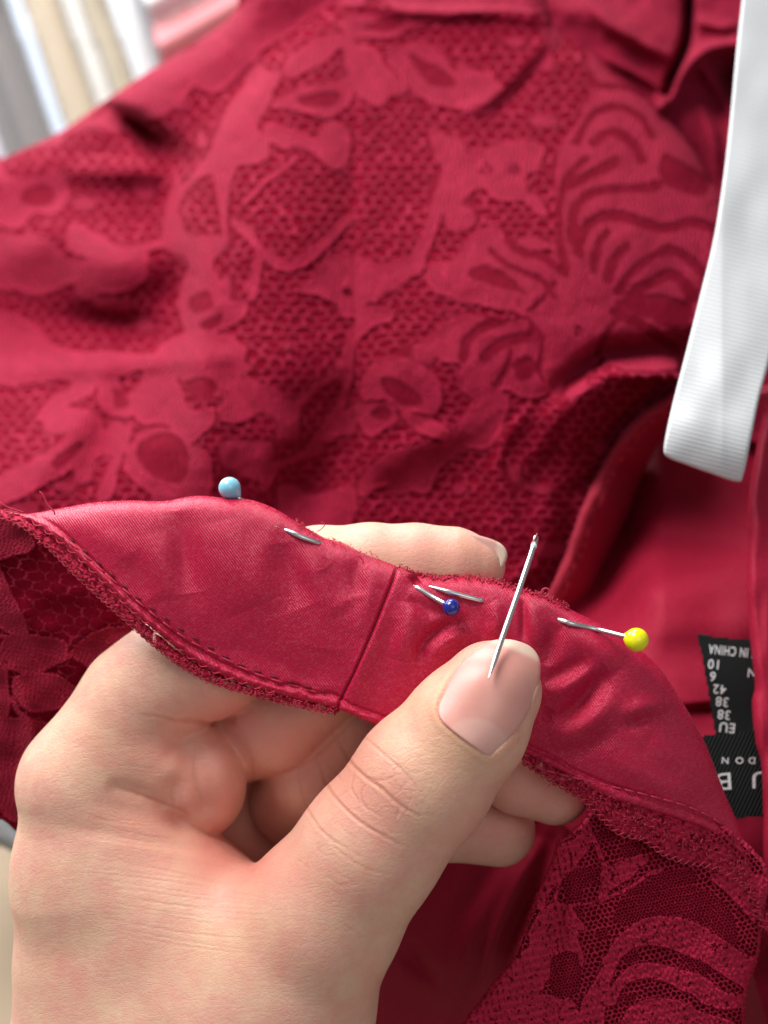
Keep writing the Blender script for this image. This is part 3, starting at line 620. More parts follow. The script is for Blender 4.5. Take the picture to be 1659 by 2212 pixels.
def field(MOT, x0, y0, x1, y1, st, base, soft=2.2, patch=0):
    xs = np.arange(x0, x1, st); ys = np.arange(y0, y1, st); X, Y = np.meshgrid(xs, ys)
    X = X + 4 * vnoise(X / 38, Y / 38) + 1.8 * vnoise(X / 11, Y / 11, 1); Y = Y + 4 * vnoise(X / 38 + 9, Y / 38, 1) + 1.8 * vnoise(X / 11, Y / 11, 2)
    Fd = base + (patch * sstep(.34, .60, vnoise(X / 62 + 3, Y / 44 + 5)) * (1 - np.exp(-(np.maximum(np.abs(X - 720) - 190, 0) / 30) ** 2 - (np.maximum(np.abs(Y - 430) - 210, 0) / 30) ** 2)) if patch else 0 * X); Ed = np.zeros(X.shape)
    for m in MOT:
        tr = T[m[1]]; P = np.array([tr(p) for p in m[2]], float)
        cord = len(m) > 3; P = resample(P, 12, not cord); mg = 16 + (m[3] if cord else 0)
        i0, i1 = np.searchsorted(xs, [P[:, 0].min() - mg, P[:, 0].max() + mg]); j0, j1 = np.searchsorted(ys, [P[:, 1].min() - mg, P[:, 1].max() + mg])
        if i1 <= i0 or j1 <= j0: continue
        x = X[j0:j1, i0:i1]; y = Y[j0:j1, i0:i1]; d, _, _, _ = seg_dist(x, y, P, not cord)
        sd = (m[3] - d) if cord else np.where(inside(x, y, P), d, -d)
        w = sstep(-soft, soft, sd + soft * .3 * vnoise(x / 6, y / 6)); sl = (slice(j0, j1), slice(i0, i1))
        was = Fd[sl].copy(); Fd[sl] = Fd[sl] * (1 - w) + m[0] * w
        if m[0] > .7: Ed[sl] = np.maximum(Ed[sl] * (1 - w), np.exp(-((sd - 3) / 3.2) ** 2) * np.where(was > .6, .2, 1.0))
    def look(Z):
        def g(px, py):
            u = np.clip((px - x0) / st, 0, Z.shape[1] - 1.001); v = np.clip((py - y0) / st, 0, Z.shape[0] - 1.001)
            i = u.astype(int); j = v.astype(int); a = u - i; b = v - j
            return (Z[j, i]*(1-a) + Z[j, i+1]*a)*(1-b) + (Z[j+1, i]*(1-a) + Z[j+1, i+1]*a)*b
        return g
    return look(Fd), look(Ed)
dress = empty("dress", at(900, 1500, 24), "dark red lace dress with satin lining, its open waist edge held up in the hand", "dress")
NECK = [(1478,842),(1440,870),(1390,905),(1350,950),(1315,1000),(1285,1060),(1260,1120),(1240,1180),(1215,1240),(1188,1300),(1165,1350)]
def bodice_base(X, Y):
    yy = (1106 - Y) / 1106
    d = 23.8 + 6.6 * yy + 0.6 * yy * yy
    d = d + 5.5 * sstep(640, -60, X) * sstep(1150, 700, Y) + 2.0 * sstep(780, 1280, Y) * sstep(1250, 950, X)
    d = d - blob(X, Y, (1130, 600), (380, 330), 1.3) - blob(X, Y, (620, 420), (170, 260), .8, 20)
    c = np.interp(Y, [0, 90, 180, 280, 380, 480, 600, 700, 800], [735, 620, 540, 455, 400, 388, 392, 350, 300])
    d = d + 1.1 * sig((c - X) / 18) * sstep(830, 640, Y) * sstep(-100, 60, Y) * np.exp(-np.clip(c - X, 0, None) / 170)
    d = d - ridge(X, Y, [(170, 205), (240, 240), (310, 290), (400, 385)], (16, 30), -1.5) + blob(X, Y, (330, 300), (70, 26), 1.2, 32)
    d = d - blob(X, Y, (250, 565), (120, 75), 1.1) - blob(X, Y, (90, 520), (110, 60), .7, -20) - blob(X, Y, (260, 370), (110, 28), .7) + blob(X, Y, (250, 705), (120, 36), .9, 8) + blob(X, Y, (380, 640), (40, 90), .8)
    d = d - blob(X, Y, (200, 790), (260, 26), .35, -4) + blob(X, Y, (230, 930), (40, 150), .35, 18) - blob(X, Y, (140, 950), (50, 150), .5, 40)
    d = d - blob(X, Y, (430, 780), (50, 230), .7, -6) - blob(X, Y, (440, 980), (90, 120), .4)
    d = d + .10 * np.exp(-((X - 768) / 6) ** 2) * sstep(200, 300, Y) + 0.34 * sig((768 - X) / 6) * sstep(150, 300, Y) * np.exp(-np.clip(768 - X, 0, None) / 60) + blob(X, Y, (690, 1010), (75, 150), 1.1, 28) + blob(X, Y, (660, 870), (90, 60), .35)
    d = d - ridge(X, Y, [(760, 10), (900, 25), (1090, 30), (1215, 60)], 14, .35) - ridge(X, Y, [(1200, 60), (1130, 150), (1060, 215), (1000, 235)], 14, .28) + ridge(X, Y, [(1190, 100), (1120, 180), (1060, 240)], 22, .35)
    yc = np.interp(X, [1150, 1200, 1250, 1310, 1460], [905, 868, 832, 797, 784])
    g = sstep(1140, 1290, X)
    d = d - g * 1.2 * sig((Y - yc) / 7) * np.exp(-np.clip(Y - yc, 0, None) / 170) + g * 0.8 * np.exp(-((Y - yc + 30) / 28) ** 2)
    d = d - ridge(X, Y, [(1150, 880), (1090, 950), (1075, 1030), (1110, 1110)], 16, .22) - blob(X, Y, (1010, 1120), (90, 90), .3) + blob(X, Y, (1200, 1010), (50, 90), .55, 30) + blob(X, Y, (860, 1060), (60, 40), .3)
    d = d - blob(X, Y, (930, 950), (100, 30), .3, -20)
    m = (X > 1000) & (Y > 820)
    if np.any(m):
        dn, _, _, _ = seg_dist(X[m], Y[m], resample(NECK, 40)); d = np.array(d); d[m] = d[m] + 1.5 * np.exp(-(dn / 75) ** 2) + .12 * np.sin(dn / 16 + 2 * vnoise(X[m] / 60, Y[m] / 60)) * np.exp(-(dn / 120) ** 2)
    return d + 0.05 * vnoise(X / 60, Y / 60) + 0.02 * vnoise(X / 22, Y / 22)
BOD = [(1150,-80),(1200,55),(1270,105),(1340,160),(1400,210),(1450,265),(1500,330),(1530,385),(1560,430),(1585,520),(1560,700),(1470,780),(1478,830),(1440,858),(1390,890),(1345,935),(1310,985),(1280,1050),(1255,1110),(1235,1170),(1210,1230),(1185,1290),(1150,1340),(700,1360),(-80,1340),
       (-80,382),(0,345),(60,318),(130,285),(230,215),(320,155),(420,95),(490,45),(515,0),(525,-80),(800,-90)]
fD, fE = field(MOT, -100, -100, 1720, 1400, 2.0, 0.06, 5.0, .85)
lace_h = lambda X, Y: bodice_base(X, Y) - 0.020 * fD(X, Y) - 0.022 * fE(X, Y) - .008 * fD(X, Y) * vnoise(X / 7, Y / 7)
def fab_b(X, Y, D):
    d = 26.0 - (1106 - Y) / 1106 * 0
    return np.stack([X * d / F + .03 * vnoise(X / 40, Y / 40), Y * d / F * 1.45 + .05 * vnoise(X / 50, Y / 50, 1) + 0.12 * (X - 900) / 1000, 0 * X], 1)
ST = 2.4 if QUAL >= 1 else 4
sheet("lace_overlay", BOD, ST, lace_h, M['lace'], dress, roll=1.3, rollr=60, back=9, rollfn=lambda X, Y: 1 - .96 * sstep(1100, 1160, X) * sstep(790, 850, Y), attrs={'D': lambda X, Y, D: fD(X, Y), 'E': lambda X, Y, D: fE(X, Y), 'fab': fab_b})
sheet("lining", BOD, 7, lambda X, Y: bodice_base(X, Y) + 0.055, M['lining'], dress, roll=1.3, rollr=60, back=9, rollfn=lambda X, Y: 1 - .96 * sstep(1100, 1160, X) * sstep(790, 850, Y), attrs={'fab': fabv(1, 1, 26)})
# cloth beyond the shoulder ridge
def far_d(X, Y):
    d = 30.2 + 2.0 * (300 - Y) / 400 + .08 * vnoise(X / 30, Y / 30)
    d = d - ridge(X, Y, [(1490, -60), (1488, 20), (1482, 90), (1455, 160), (1440, 200)], 10, -2.2, False) - ridge(X, Y, [(1430, 230), (1470, 165), (1510, 118), (1560, 98), (1660, 96)], 17, 1.0, False)
    d = d - ridge(X, Y, [(1510, 130), (1550, 190), (1600, 260), (1650, 290)], 16, .9) + blob(X, Y, (1585, 190), (45, 60), 2.2, 30) + blob(X, Y, (1520, 400), (60, 90), .8)
    d = d - ridge(X, Y, [(1250, -20), (1330, 60), (1420, 110), (1465, 130)], 16, .5) + ridge(X, Y, [(1300, 120), (1380, 160), (1440, 200)], 12, -.5) - ridge(X, Y, [(1500, 40), (1560, 60), (1600, 50)], 14, .5) - ridge(X, Y, [(1510, 215), (1540, 300), (1545, 420)], 14, .5)
    return d - blob(X, Y, (1300, 40), (160, 40), .6, 20)
FAR = [(1050, -90), (2100, -90), (2100, 900), (1480, 900), (1380, 500), (1200, 200)]
sheet("back_cloth", FAR, 4, far_d, M['lace'], dress, attrs={'D': lambda X, Y, D: np.where(X > 1440, .98, .80 + .2 * sstep(-.3, .5, vnoise(X / 35, Y / 22))), 'fab': fabv(1, 1.8, 30)})
# inside of the dress seen past the neckline
def in_d(X, Y):
    d = 27.4 - 4.8 * sstep(980, 1380, Y) + 2.6 * sstep(1440, 1260, X) * sstep(1480, 1250, Y) - 1.3 * sstep(1350, 1700, Y) - .4 * sstep(1700, 2000, Y)
    d = d - blob(X, Y, (1560, 1020), (110, 60), .6, 10) + blob(X, Y, (1450, 1170), (260, 30), .35, 6) - blob(X, Y, (1450, 1270), (220, 50), .25, -12) + .06 * vnoise(X / 70, Y / 70)
    return d + .25 * sig((Y - 1526 + .08 * (X - 1500)) / 2.5)
INS = [(1150, 860), (2100, 840), (2100, 2350), (1740, 2350), (1600, 2050), (1480, 1930), (1380, 1850), (1180, 1700)]
sheet("inner_lining", INS, 5, in_d, M['inside'], dress, attrs={'fab': fab_rot(8, 22)})
# smooth facing along the neckline
NECK = [(1478,842),(1440,870),(1390,905),(1350,950),(1315,1000),(1285,1060),(1260,1120),(1240,1180),(1215,1240),(1188,1300),(1165,1350)]
BIND = NECK + [(1245,1350),(1275,1300),(1300,1240),(1335,1170),(1372,1080),(1402,1000),(1440,925),(1478,885)]
def bind_d(X, Y):
    d, qx, qy, _ = seg_dist(X, Y, resample(NECK, 30))
    return bodice_base(qx, qy) - .12 + (d / 80) ** 2 * 1.7 - .05 * vnoise(X / 30, Y / 50)
sheet("neckline_facing", BIND, 4, bind_d, M['inside'], dress, roll=.25, rollr=14, back=6, attrs={'fab': fab_rot(60, 22)})
# rolled, stitched edging of the neckline
def wiggles(path, depth, n, amp, ln, r, seed=1, fuzz=1.0):
    """short curly thread ends lying along an edge"""
    rr = np.random.default_rng(seed); P = resample(path, 3); out = []
    for _ in range(n):
        i = rr.integers(0, len(P) - 1); p = P[i]; a = rr.uniform(0, 2*np.pi); L = ln * rr.uniform(.4, 1.4); k = 7
        t = P[min(i + 1, len(P)-1)] - P[max(i-1, 0)]; t = t / (np.linalg.norm(t) + 1e-9); nrm = np.array([-t[1], t[0]])
        o = p + nrm * rr.normal() * amp; dr = t * rr.normal() + nrm * rr.normal() * fuzz; dr /= np.linalg.norm(dr) + 1e-9
        pts = []; q = o.copy(); ang = math.atan2(dr[1], dr[0]); ca = rr.normal() * .55
        for j in range(k):
            pts.append(q.copy()); ang += ca + rr.normal() * .3; q = q + L / k * np.array([math.cos(ang), math.sin(ang)])
        pts = np.array(pts); dd = depth(pts[:, 0], pts[:, 1]) - .01 - abs(rr.normal()) * .03 * np.sin(np.linspace(0, np.pi, k))
        out.append((at(pts[:, 0], pts[:, 1], dd), np.linspace(r, r * .6, k)))
    return out
def strand(path, depth, r, turns=0.0, rad=0.0, ph=0.0, step=3):
    P = resample(path, step); s = np.concatenate([[0], np.cumsum(np.linalg.norm(np.diff(P, axis=0), axis=1))])
    t = np.gradient(P, axis=0); t /= np.maximum(np.linalg.norm(t, axis=1), 1e-9)[:, None]; n = np.stack([-t[:, 1], t[:, 0]], 1)
    a = s * turns + ph; Q = P + n * (np.cos(a) * rad)[:, None]
    dd = depth(P[:, 0], P[:, 1]); return (at(Q[:, 0], Q[:, 1], dd - np.sin(a) * rad / F * dd), r)
nd = lambda X, Y: bind_d(X, Y) - .08
NTR = resample(NECK, 30); NTO = NTR + np.array([25, 9])
sheet("neckline_trim", list(map(tuple, NTR - np.array([4, 2]))) + list(map(tuple, NTO[::-1])), 2.4, lambda X, Y: bind_d(X, Y) - .05 - .05 * vnoise(X / 7, Y / 7) - .03 * vnoise(X / 3.5, Y / 3.5, 1), M['lace_near'], dress, roll=.1, rollr=8, jag=1.5,
      attrs={'E': lambda X, Y, D: np.exp(-((D - 5) / 4) ** 2), 'D': lambda X, Y, D: .75 + .5 * vnoise(X / 8, Y / 10), 'fab': fab_rot(30, 22)})
V, Q = tube_geo([strand(NECK, lambda X, Y: nd(X, Y) + .03, .060), *[strand(NECK, nd, .022, .16, 9, p) for p in (0, 1.6, 3.1, 4.7)], *wiggles(NECK, nd, 420, 6, 12, .011, 3)])
mk("neckline_edging", V, Q, M['thread'], dress)
# left flap of lace hanging behind the hand
M['lace_big'] = mat_lace("wide_net_lace_cloth", cell=0.30, fine=0.055, thread=0.055, knit=0.075, col=(0.28, 0.008, 0.030), rib=.32, wobble=.6)
ML = [(.95,'L',[(-80,60),(60,90),(200,270),(190,330),(100,370),(-80,400)]),(.9,'L',[(-80,400),(-20,420),(60,560),(150,720),(170,830),(60,820),(-80,700)]),
 (1,'L',[(20,850),(180,832),(380,860),(400,920),(300,1010),(150,1040),(30,980)]),(1,'L',[(420,930),(520,850),(620,790),(800,760),(860,800),(700,960),(560,1010),(470,990)]),
 (1,'L',[(80,1070),(290,1050),(460,1130),(480,1200),(300,1262),(120,1240)]),(1,'L',[(60,1300),(250,1340),(300,1400),(150,1560),(160,1800),(60,1900),(-60,1700),(-20,1400)]),(1,'L',[(500,1040),(620,1020),(600,1200),(480,1260)]),
 (1,'L',[(-40,960),(60,1020),(230,1030),(400,940),(520,840),(640,780)],6),(1,'L',[(-60,1100),(60,1200),(130,1290),(280,1340)],6),(1,'L',[(-40,820),(100,840),(220,830)],5),(.9,'L',[(-80,860),(0,900),(40,1040),(60,1250),(20,1400),(-80,1400)])]
lD, lE = field(ML, -120, 1060, 520, 1860, 2.0, 0.0)
def left_d(X, Y):
    return 19.9 + .6 * (Y - 1105) / 600 + .5 * sstep(60, 360, X - (Y - 1105) * .6) + .06 * vnoise(X / 50, Y / 40) - .1 * blob(X, Y, (60, 1330), (50, 120), 1) + ridge(X, Y, [(30, 1450), (70, 1600), (40, 1780)], 20, -.25)
LF = [(-90,1085),(0,1100),(25,1108),(110,1170),(190,1240),(300,1330),(430,1440),(470,1600),(300,1800),(110,1830),(42,1800),(20,1782),(0,1768),(-90,1720)]
fab_l = fab_rot(8, 20, 1.0, 1.55)
sheet("hanging_lace", LF, 2.2, lambda X, Y: left_d(X, Y) - .018 * lD(X, Y) - .018 * lE(X, Y), M['lace_big'], dress, roll=.08, rollr=8, attrs={'E': lambda X, Y, D: lE(X, Y), 'D': lambda X, Y, D: np.maximum(lD(X, Y), .9 * (D < 9) * (Y < 1720)), 'fab': fab_l})
sheet("hanging_lining", LF, 7, lambda X, Y: left_d(X, Y) + .07, M['lining'], dress, attrs={'fab': fab_rot(30, 20)})
# right flap of lace below the band
MR = [(.9,'Rr',[(850,1240),(950,1090),(1150,1030),(1350,1080),(1500,1190),(1660,1290),(1620,1420),(1450,1330),(1250,1215),(1050,1180),(930,1240),(870,1330)]),
 (.9,'Rr',[(860,1460),(880,1370),(960,1285),(1100,1262),(1300,1310),(1450,1400),(1600,1420),(1560,1480),(1400,1480),(1250,1400),(1100,1340),(960,1360),(900,1460)]),
 (.9,'Rr',[(900,1640),(960,1500),(1060,1440),(1200,1440),(1350,1500),(1500,1560),(1500,1700),(1000,1700)]),
 (.9,'Rr',[(780,1640),(740,1480),(840,1300),(900,1180),(940,1200),(900,1290),(870,1420),(850,1600)]),
 (.9,'Rr',[(540,1010),(620,960),(700,1000),(760,1080),(720,1130),(760,1260),(700,1300),(620,1200),(500,1180),(480,1100)]),
 (.9,'Rr',[(330,1330),(480,1180),(620,1200),(600,1290),(560,1400),(700,1440),(760,1600),(700,1700),(200,1700),(180,1500)]),(.5,'Rr',[(600,1230),(720,1220),(740,1380),(640,1440),(590,1360)]),
 (.85,'Rr',[(850,800),(1000,740),(1100,710),(1040,800),(900,900),(860,940),(840,880)]),(.95,'Rr',[(800,640),(850,760),(862,860),(840,960)],6),(.95,'Rr',[(840,960),(960,900),(1060,840),(1140,800)],5),(.95,'Rr',[(700,760),(620,900),(640,980),(800,970)],4),
 (.5,'Rr',[(900,1030),(1000,900),(1200,860),(1400,920),(1500,1060),(1500,1180),(1350,1070),(1150,1020),(960,1070)]),
 (.9,'Rr',[(1100,660),(1300,760),(1400,800),(1360,700),(1250,650)]),(.95,'Rr',[(1380,820),(1500,960),(1620,1100),(1700,1240),(1700,900),(1560,820)]),(.85,'Rr',[(620,700),(700,640),(760,560),(800,640),(720,780),(600,900),(560,1000),(520,960)])]
rD, rE = field(MR, 920, 1600, 1720, 2330, 1.8, 0.1, 2.6, .36)
def right_d(X, Y):
    d = 18.5 + .3 * (Y - 1700) / 500 + .06 * vnoise(X / 45, Y / 45)
    d = d + ridge(X, Y, [(1250, 1800), (1240, 1900), (1230, 2050), (1220, 2240)], 26, -.22) - ridge(X, Y, [(1330, 1780), (1360, 1900), (1330, 2100)], 60, .2) - ridge(X, Y, [(1180, 1900), (1120, 2080), (1050, 2240)], 40, .15)
    return d + .35 * np.exp(-((X - 1640) / 60) ** 2) + .3 * blob(X, Y, (1400, 1790), (110, 35), 1, 28)
RF = [(1285,1715),(1272,1755),(1240,1792),(1205,1818),(1192,1860),(1160,1930),(1130,2010),(1100,2080),(1060,2130),(1030,2170),(1000,2212),(960,2300),(1500,2330),(1600,2250),(1612,2150),(1640,2060),(1650,1970),(1662,1900),(1640,1850),(1560,1780),(1450,1740),(1350,1700)]
M['lace_knit'] = mat_lace("knitted_lace_cloth", cell=0.085, fine=0.055, thread=0.13, knit=0.10, col=(0.54, 0.020, 0.066), rib=.3, wobble=.5)
def right_h(X, Y):
    n = vnoise(X / 7, Y / 5) * .5 + vnoise(X / 3.6, Y / 3.2, 1) * .5
    return right_d(X, Y) - .02 * rD(X, Y) - .012 * rE(X, Y) - .028 * n * sstep(.5, .9, rD(X, Y))
sheet("lace_flap", RF, 1.8, right_h, M['lace_knit'], dress, roll=.2, rollr=16, back=5, jag=1.2, attrs={'E': lambda X, Y, D: rE(X, Y), 'D': lambda X, Y, D: np.maximum(rD(X, Y) * (1 - .35 * sstep(.35, .7, vnoise(X / 4.2, Y / 6.0, 2)) * (rD(X, Y) > .7)), .9 * (D < 8)), 'fab': fab_rot(-12, 19)})
sheet("flap_lining", RF, 6, lambda X, Y: right_d(X, Y) + .09, M['lining'], dress, roll=.2, rollr=16, back=5, attrs={'fab': fab_rot(40, 19)})
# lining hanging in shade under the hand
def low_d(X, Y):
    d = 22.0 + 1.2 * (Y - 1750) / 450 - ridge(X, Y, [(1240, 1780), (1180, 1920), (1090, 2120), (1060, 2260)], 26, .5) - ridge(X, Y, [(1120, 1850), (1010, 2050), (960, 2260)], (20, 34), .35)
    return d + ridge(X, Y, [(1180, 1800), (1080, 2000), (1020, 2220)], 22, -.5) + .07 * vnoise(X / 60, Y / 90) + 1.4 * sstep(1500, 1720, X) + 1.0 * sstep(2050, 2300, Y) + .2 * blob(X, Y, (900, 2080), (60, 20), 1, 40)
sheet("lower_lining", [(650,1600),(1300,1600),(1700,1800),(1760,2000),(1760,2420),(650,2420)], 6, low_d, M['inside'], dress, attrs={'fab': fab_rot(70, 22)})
# cloth edge at the right
SIDE = [(1662,830),(1648,900),(1628,1000),(1617,1080),(1616,1180),(1613,1290),(1622,1400),(1630,1480),(1624,1520),(1632,1606),(1644,1654),(1648,1750),(1648,1825),(1652,1900),(1662,1990),(1672,2200),(1690,2400),(2100,2400),(2100,830)]
sheet("side_cloth", SIDE, 4, lambda X, Y: 20.2 + 1.6 * (1500 - Y) / 700 + .05 * vnoise(X / 20, Y / 60) + 1.5 * sstep(1680, 2100, X), M['satin_d'] if 'satin_d' in M else M['inside'], dress, roll=.5, rollr=22, back=6, attrs={'fab': fab_rot(20, 20)})

# ------------------------------------------------------------------ satin band
TOP = [(12,1104),(60,1110),(130,1098),(200,1086),(280,1081),(340,1083),(372,1080),(405,1073),(440,1071),(480,1075),(520,1076),(560,1085),(600,1102),(640,1127),(680,1150),(705,1163),(740,1172),(780,1191),(820,1205),(858,1220),(900,1236),(950,1244),(1000,1243),(1060,1250),(1110,1268),(1180,1288),(1240,1320),(1300,1350),(1340,1375),(1390,1410),(1430,1450),(1470,1510),(1500,1560),(1530,1620),(1560,1700),(1590,1770),(1620,1850),(1645,1920),(1650,1960)]
BOT = [(1620,1870),(1560,1810),(1480,1775),(1400,1750),(1310,1722),(1250,1690),(1180,1652),(1110,1622),(1000,1612),(870,1585),(800,1562),(728,1532),(600,1500),(520,1475),(450,1446),(400,1414),(350,1375),(300,1333),(250,1285),(200,1235),(130,1172),(60,1122),(20,1108)]
SEAM = [(862,1215),(850,1252),(830,1300),(808,1355),(785,1410),(765,1455),(742,1500),(722,1545)]
def band_d(X, Y):
    d = 18.02 + .55 * sstep(330, 0, X) + .9 * sstep(1250, 1660, X) ** 1.5
    top = np.interp(X, [p[0] for p in TOP], [p[1] for p in TOP]); v = Y - top
    d = d - .10 * np.sin(np.clip(v / 330, 0, 1) * np.pi) + .30 * np.exp(-np.clip(v, 0, None) / 14)
    xs = np.interp(Y, [p[1] for p in SEAM], [p[0] for p in SEAM])
    d = d + .07 * np.exp(-((X - xs) / 4.0) ** 2) - .035 * sig((X - xs) / 3) * np.exp(-np.clip(X - xs, 0, None) / 40)
    for L, w, a in (([(385, 1100), (395, 1180), (412, 1285)], (30, 24), -.10), ([(330, 1150), (345, 1230), (360, 1300)], 34, .05), ([(480, 1120), (500, 1220), (540, 1320)], 46, .07),
                    ([(610, 1170), (622, 1230), (655, 1315)], (22, 40), -.08), ([(585, 1150), (560, 1230), (580, 1330)], 26, .035), ([(690, 1180), (680, 1230), (740, 1330)], 26, .07), ([(700, 1225), (725, 1262), (745, 1300)], 26, -.045),
                    ([(790, 1200), (770, 1235), (775, 1290)], 18, -.05), ([(800, 1215), (795, 1300), (770, 1380)], 18, .04), ([(700, 1400), (690, 1480)], 40, -.04),
                    ([(270, 1200), (300, 1245), (330, 1290)], 34, -.04), ([(150, 1120), (220, 1160), (300, 1210)], 26, .05), ([(800, 1380), (775, 1460), (765, 1530)], 16, .05), ([(850, 1330), (835, 1420), (815, 1500)], 18, -.05),
                    ([(1010, 1338), (950, 1358), (912, 1395), (905, 1440)], 12, -.10), ([(1010, 1365), (965, 1385), (935, 1420)], 12, .05), ([(890, 1300), (880, 1360), (860, 1430)], 22, .06), ([(985, 1325), (930, 1320), (880, 1290)], 12, -.04),
                    ([(905, 1250), (890, 1262)], 12, -.10), ([(1060, 1300), (1075, 1340), (1060, 1375)], 14, .05), ([(1128, 1290), (1132, 1330), (1130, 1385)], 8, -.05), ([(1150, 1300), (1160, 1350), (1170, 1400)], 16, .05),
                    ([(1205, 1345), (1190, 1390), (1180, 1440)], 16, -.06), ([(1215, 1350), (1290, 1400), (1340, 1450)], 26, .07), ([(1172, 1475), (1220, 1450), (1270, 1425)], (12, 18), -.07), ([(1180, 1500), (1230, 1480), (1300, 1440)], 16, .05),
                    ([(1195, 1560), (1240, 1530), (1290, 1470), (1320, 1450)], (16, 22), -.14), ([(1185, 1600), (1260, 1570), (1340, 1500)], 22, .08), ([(1340, 1545), (1390, 1530), (1440, 1520)], 20, .06), ([(1350, 1570), (1400, 1550), (1430, 1545)], 14, -.07),
                    ([(1170, 1620), (1250, 1620), (1330, 1570)], 18, -.05), ([(1400, 1600), (1470, 1640), (1540, 1720)], 36, .08), ([(1300, 1620), (1400, 1680), (1500, 1730)], 26, .05), ([(1190, 1530), (1175, 1560)], 12, -.06)):
        d = d - ridge(X, Y, L, np.array(w) * 1.15 if not np.isscalar(w) else w * 1.15, a * (1.0 if L[0][0] < 860 else 1.4))
    low = np.interp(X, [p[0] for p in BOT[::-1]], [p[1] for p in BOT[::-1]]); e = low - Y
    d = d + .035 * np.exp(-((e - 26 - 5 * vnoise(X / 40, 0 * X)) / 5) ** 2) - .03 * np.exp(-((e - 12) / 9) ** 2) * (1 + .6 * vnoise(X / 12, Y / 12))
    # thumb pushes the cloth back
    d = d + .15 * np.exp(-((X - 1050) / 120) ** 2 - ((Y - 1500) / 110) ** 2)
    return d + .005 * vnoise(X / 34, Y / 34) + .0012 * vnoise(X / 8, Y / 8)
BAND = TOP + BOT
sheet("satin_band", BAND, 2.2, band_d, M['satin'], dress, roll=.07, rollr=7, back=3, attrs={'fab': fab_rot(-22, 18)})
# lace trim under the band
def trim_d(X, Y): return band_d(X, Y) + .06 + .03 * vnoise(X / 6, Y / 6) + .02 * vnoise(X / 3, Y / 3, 1)
TRL = [(8,1102),(40,1112),(130,1178),(200,1240),(250,1290),(300,1338),(350,1380),(400,1418),(450,1448),(520,1478),(600,1500),(722,1530),(726,1539),(680,1532),(600,1515),(520,1492),(450,1470),(388,1436),(338,1398),(290,1356),(222,1296),(152,1230),(98,1176),(42,1132),(2,1116)]
TRR = [(1120,1612),(1180,1646),(1250,1684),(1310,1716),(1400,1744),(1480,1768),(1560,1800),(1620,1850),(1650,1930),(1668,2000),(1650,2010),(1625,1935),(1590,1900),(1540,1872),(1480,1862),(1430,1842),(1390,1812),(1340,1800),(1300,1765),(1262,1728),(1200,1690),(1130,1645)]
for nm, P in (("lace_trim", TRL), ("lace_trim", TRR)):
    sheet(nm, P, 2.0, trim_d, M['lace_knit'], dress, roll=.05, rollr=6, back=3, jag=2.2, attrs={'D': lambda X, Y, D: .86 + .3 * vnoise(X / 9, Y / 9), 'fab': fab_rot(-30, 18)})
tl_ = TRL[12:]; tr_ = TRR[10:]
edge_d = lambda X, Y: band_d(X, Y) - .03
low_l = [(p[0], p[1] - 2) for p in BOT[12:]][::-1]
paths = [strand(TRL[12:], lambda X, Y: trim_d(X, Y) - .0, .009, .22, 4, p) for p in (0, 3.1)] + [strand(TRR[10:], lambda X, Y: trim_d(X, Y) - .0, .011, .2, 6, p) for p in (0, 3.1)]
paths += [strand(low_l, lambda X, Y: band_d(X, Y) - .0, .009, .2, 4, 0)]
paths += wiggles([(40,1125),(150,1215),(250,1310),(350,1398),(450,1462),(600,1508),(722,1534)], edge_d, 300, 5, 10, .008, 5) + wiggles([(1160,1636),(1260,1700),(1400,1785),(1520,1835),(1610,1890),(1655,1980)], lambda X, Y: trim_d(X, Y) - .03, 420, 14, 13, .009, 6)
paths += wiggles([(862,1222),(900,1238),(950,1246),(1000,1245),(1060,1252),(1110,1268),(1180,1288),(1230,1312)], lambda X, Y: band_d(X, np.maximum(Y, 1240)) - .01, 300, 2.2, 9, .008, 8) + wiggles(TOP[13:19], lambda X, Y: band_d(X, Y + 6) - .0, 50, 2.0, 9, .006, 9)
V, Q = tube_geo(paths, 4); mk("edge_threads", V, Q, M['thread'], dress)
sp_ = strand(SEAM, lambda X, Y: band_d(X, Y) + .0, .013, 0)
V, Q = tube_geo([sp_], 6); mk("seam", V, Q, M['dark_thread'], dress)
# machine stitches
def stitches(name, line, depth, on, off, r, mat):
    P = resample(line, 2); L = np.concatenate([[0], np.cumsum(np.linalg.norm(np.diff(P, axis=0), axis=1))])
    t = L % (on + off); up = np.where(t < on, np.sin(np.pi * t / on) ** .5 * .024, -.05 * np.sin(np.pi * (t - on) / off) ** .5)
    V, Q = tube_geo([(at(P[:, 0], P[:, 1], depth(P[:, 0], P[:, 1]) - up), r)], 6); mk(name, V, Q, mat, dress)
stitches("stitching", [(1128,1640),(1180,1664),(1300,1694),(1400,1718),(1500,1748),(1570,1790),(1615,1850)], lambda X, Y: band_d(X, Y - 4), 20, 9, .016, M['thread'])
stitches("stitching", [(120,1150),(170,1188),(250,1258),(330,1326),(400,1378),(480,1420),(560,1458),(700,1500)], band_d, 22, 16, .014, M['thread'])
stitches("dark_stitching", [(150,1162),(210,1212),(290,1284),(380,1352),(450,1396),(540,1444),(700,1494)], band_d, 14, 24, .013, M['dark_thread'])
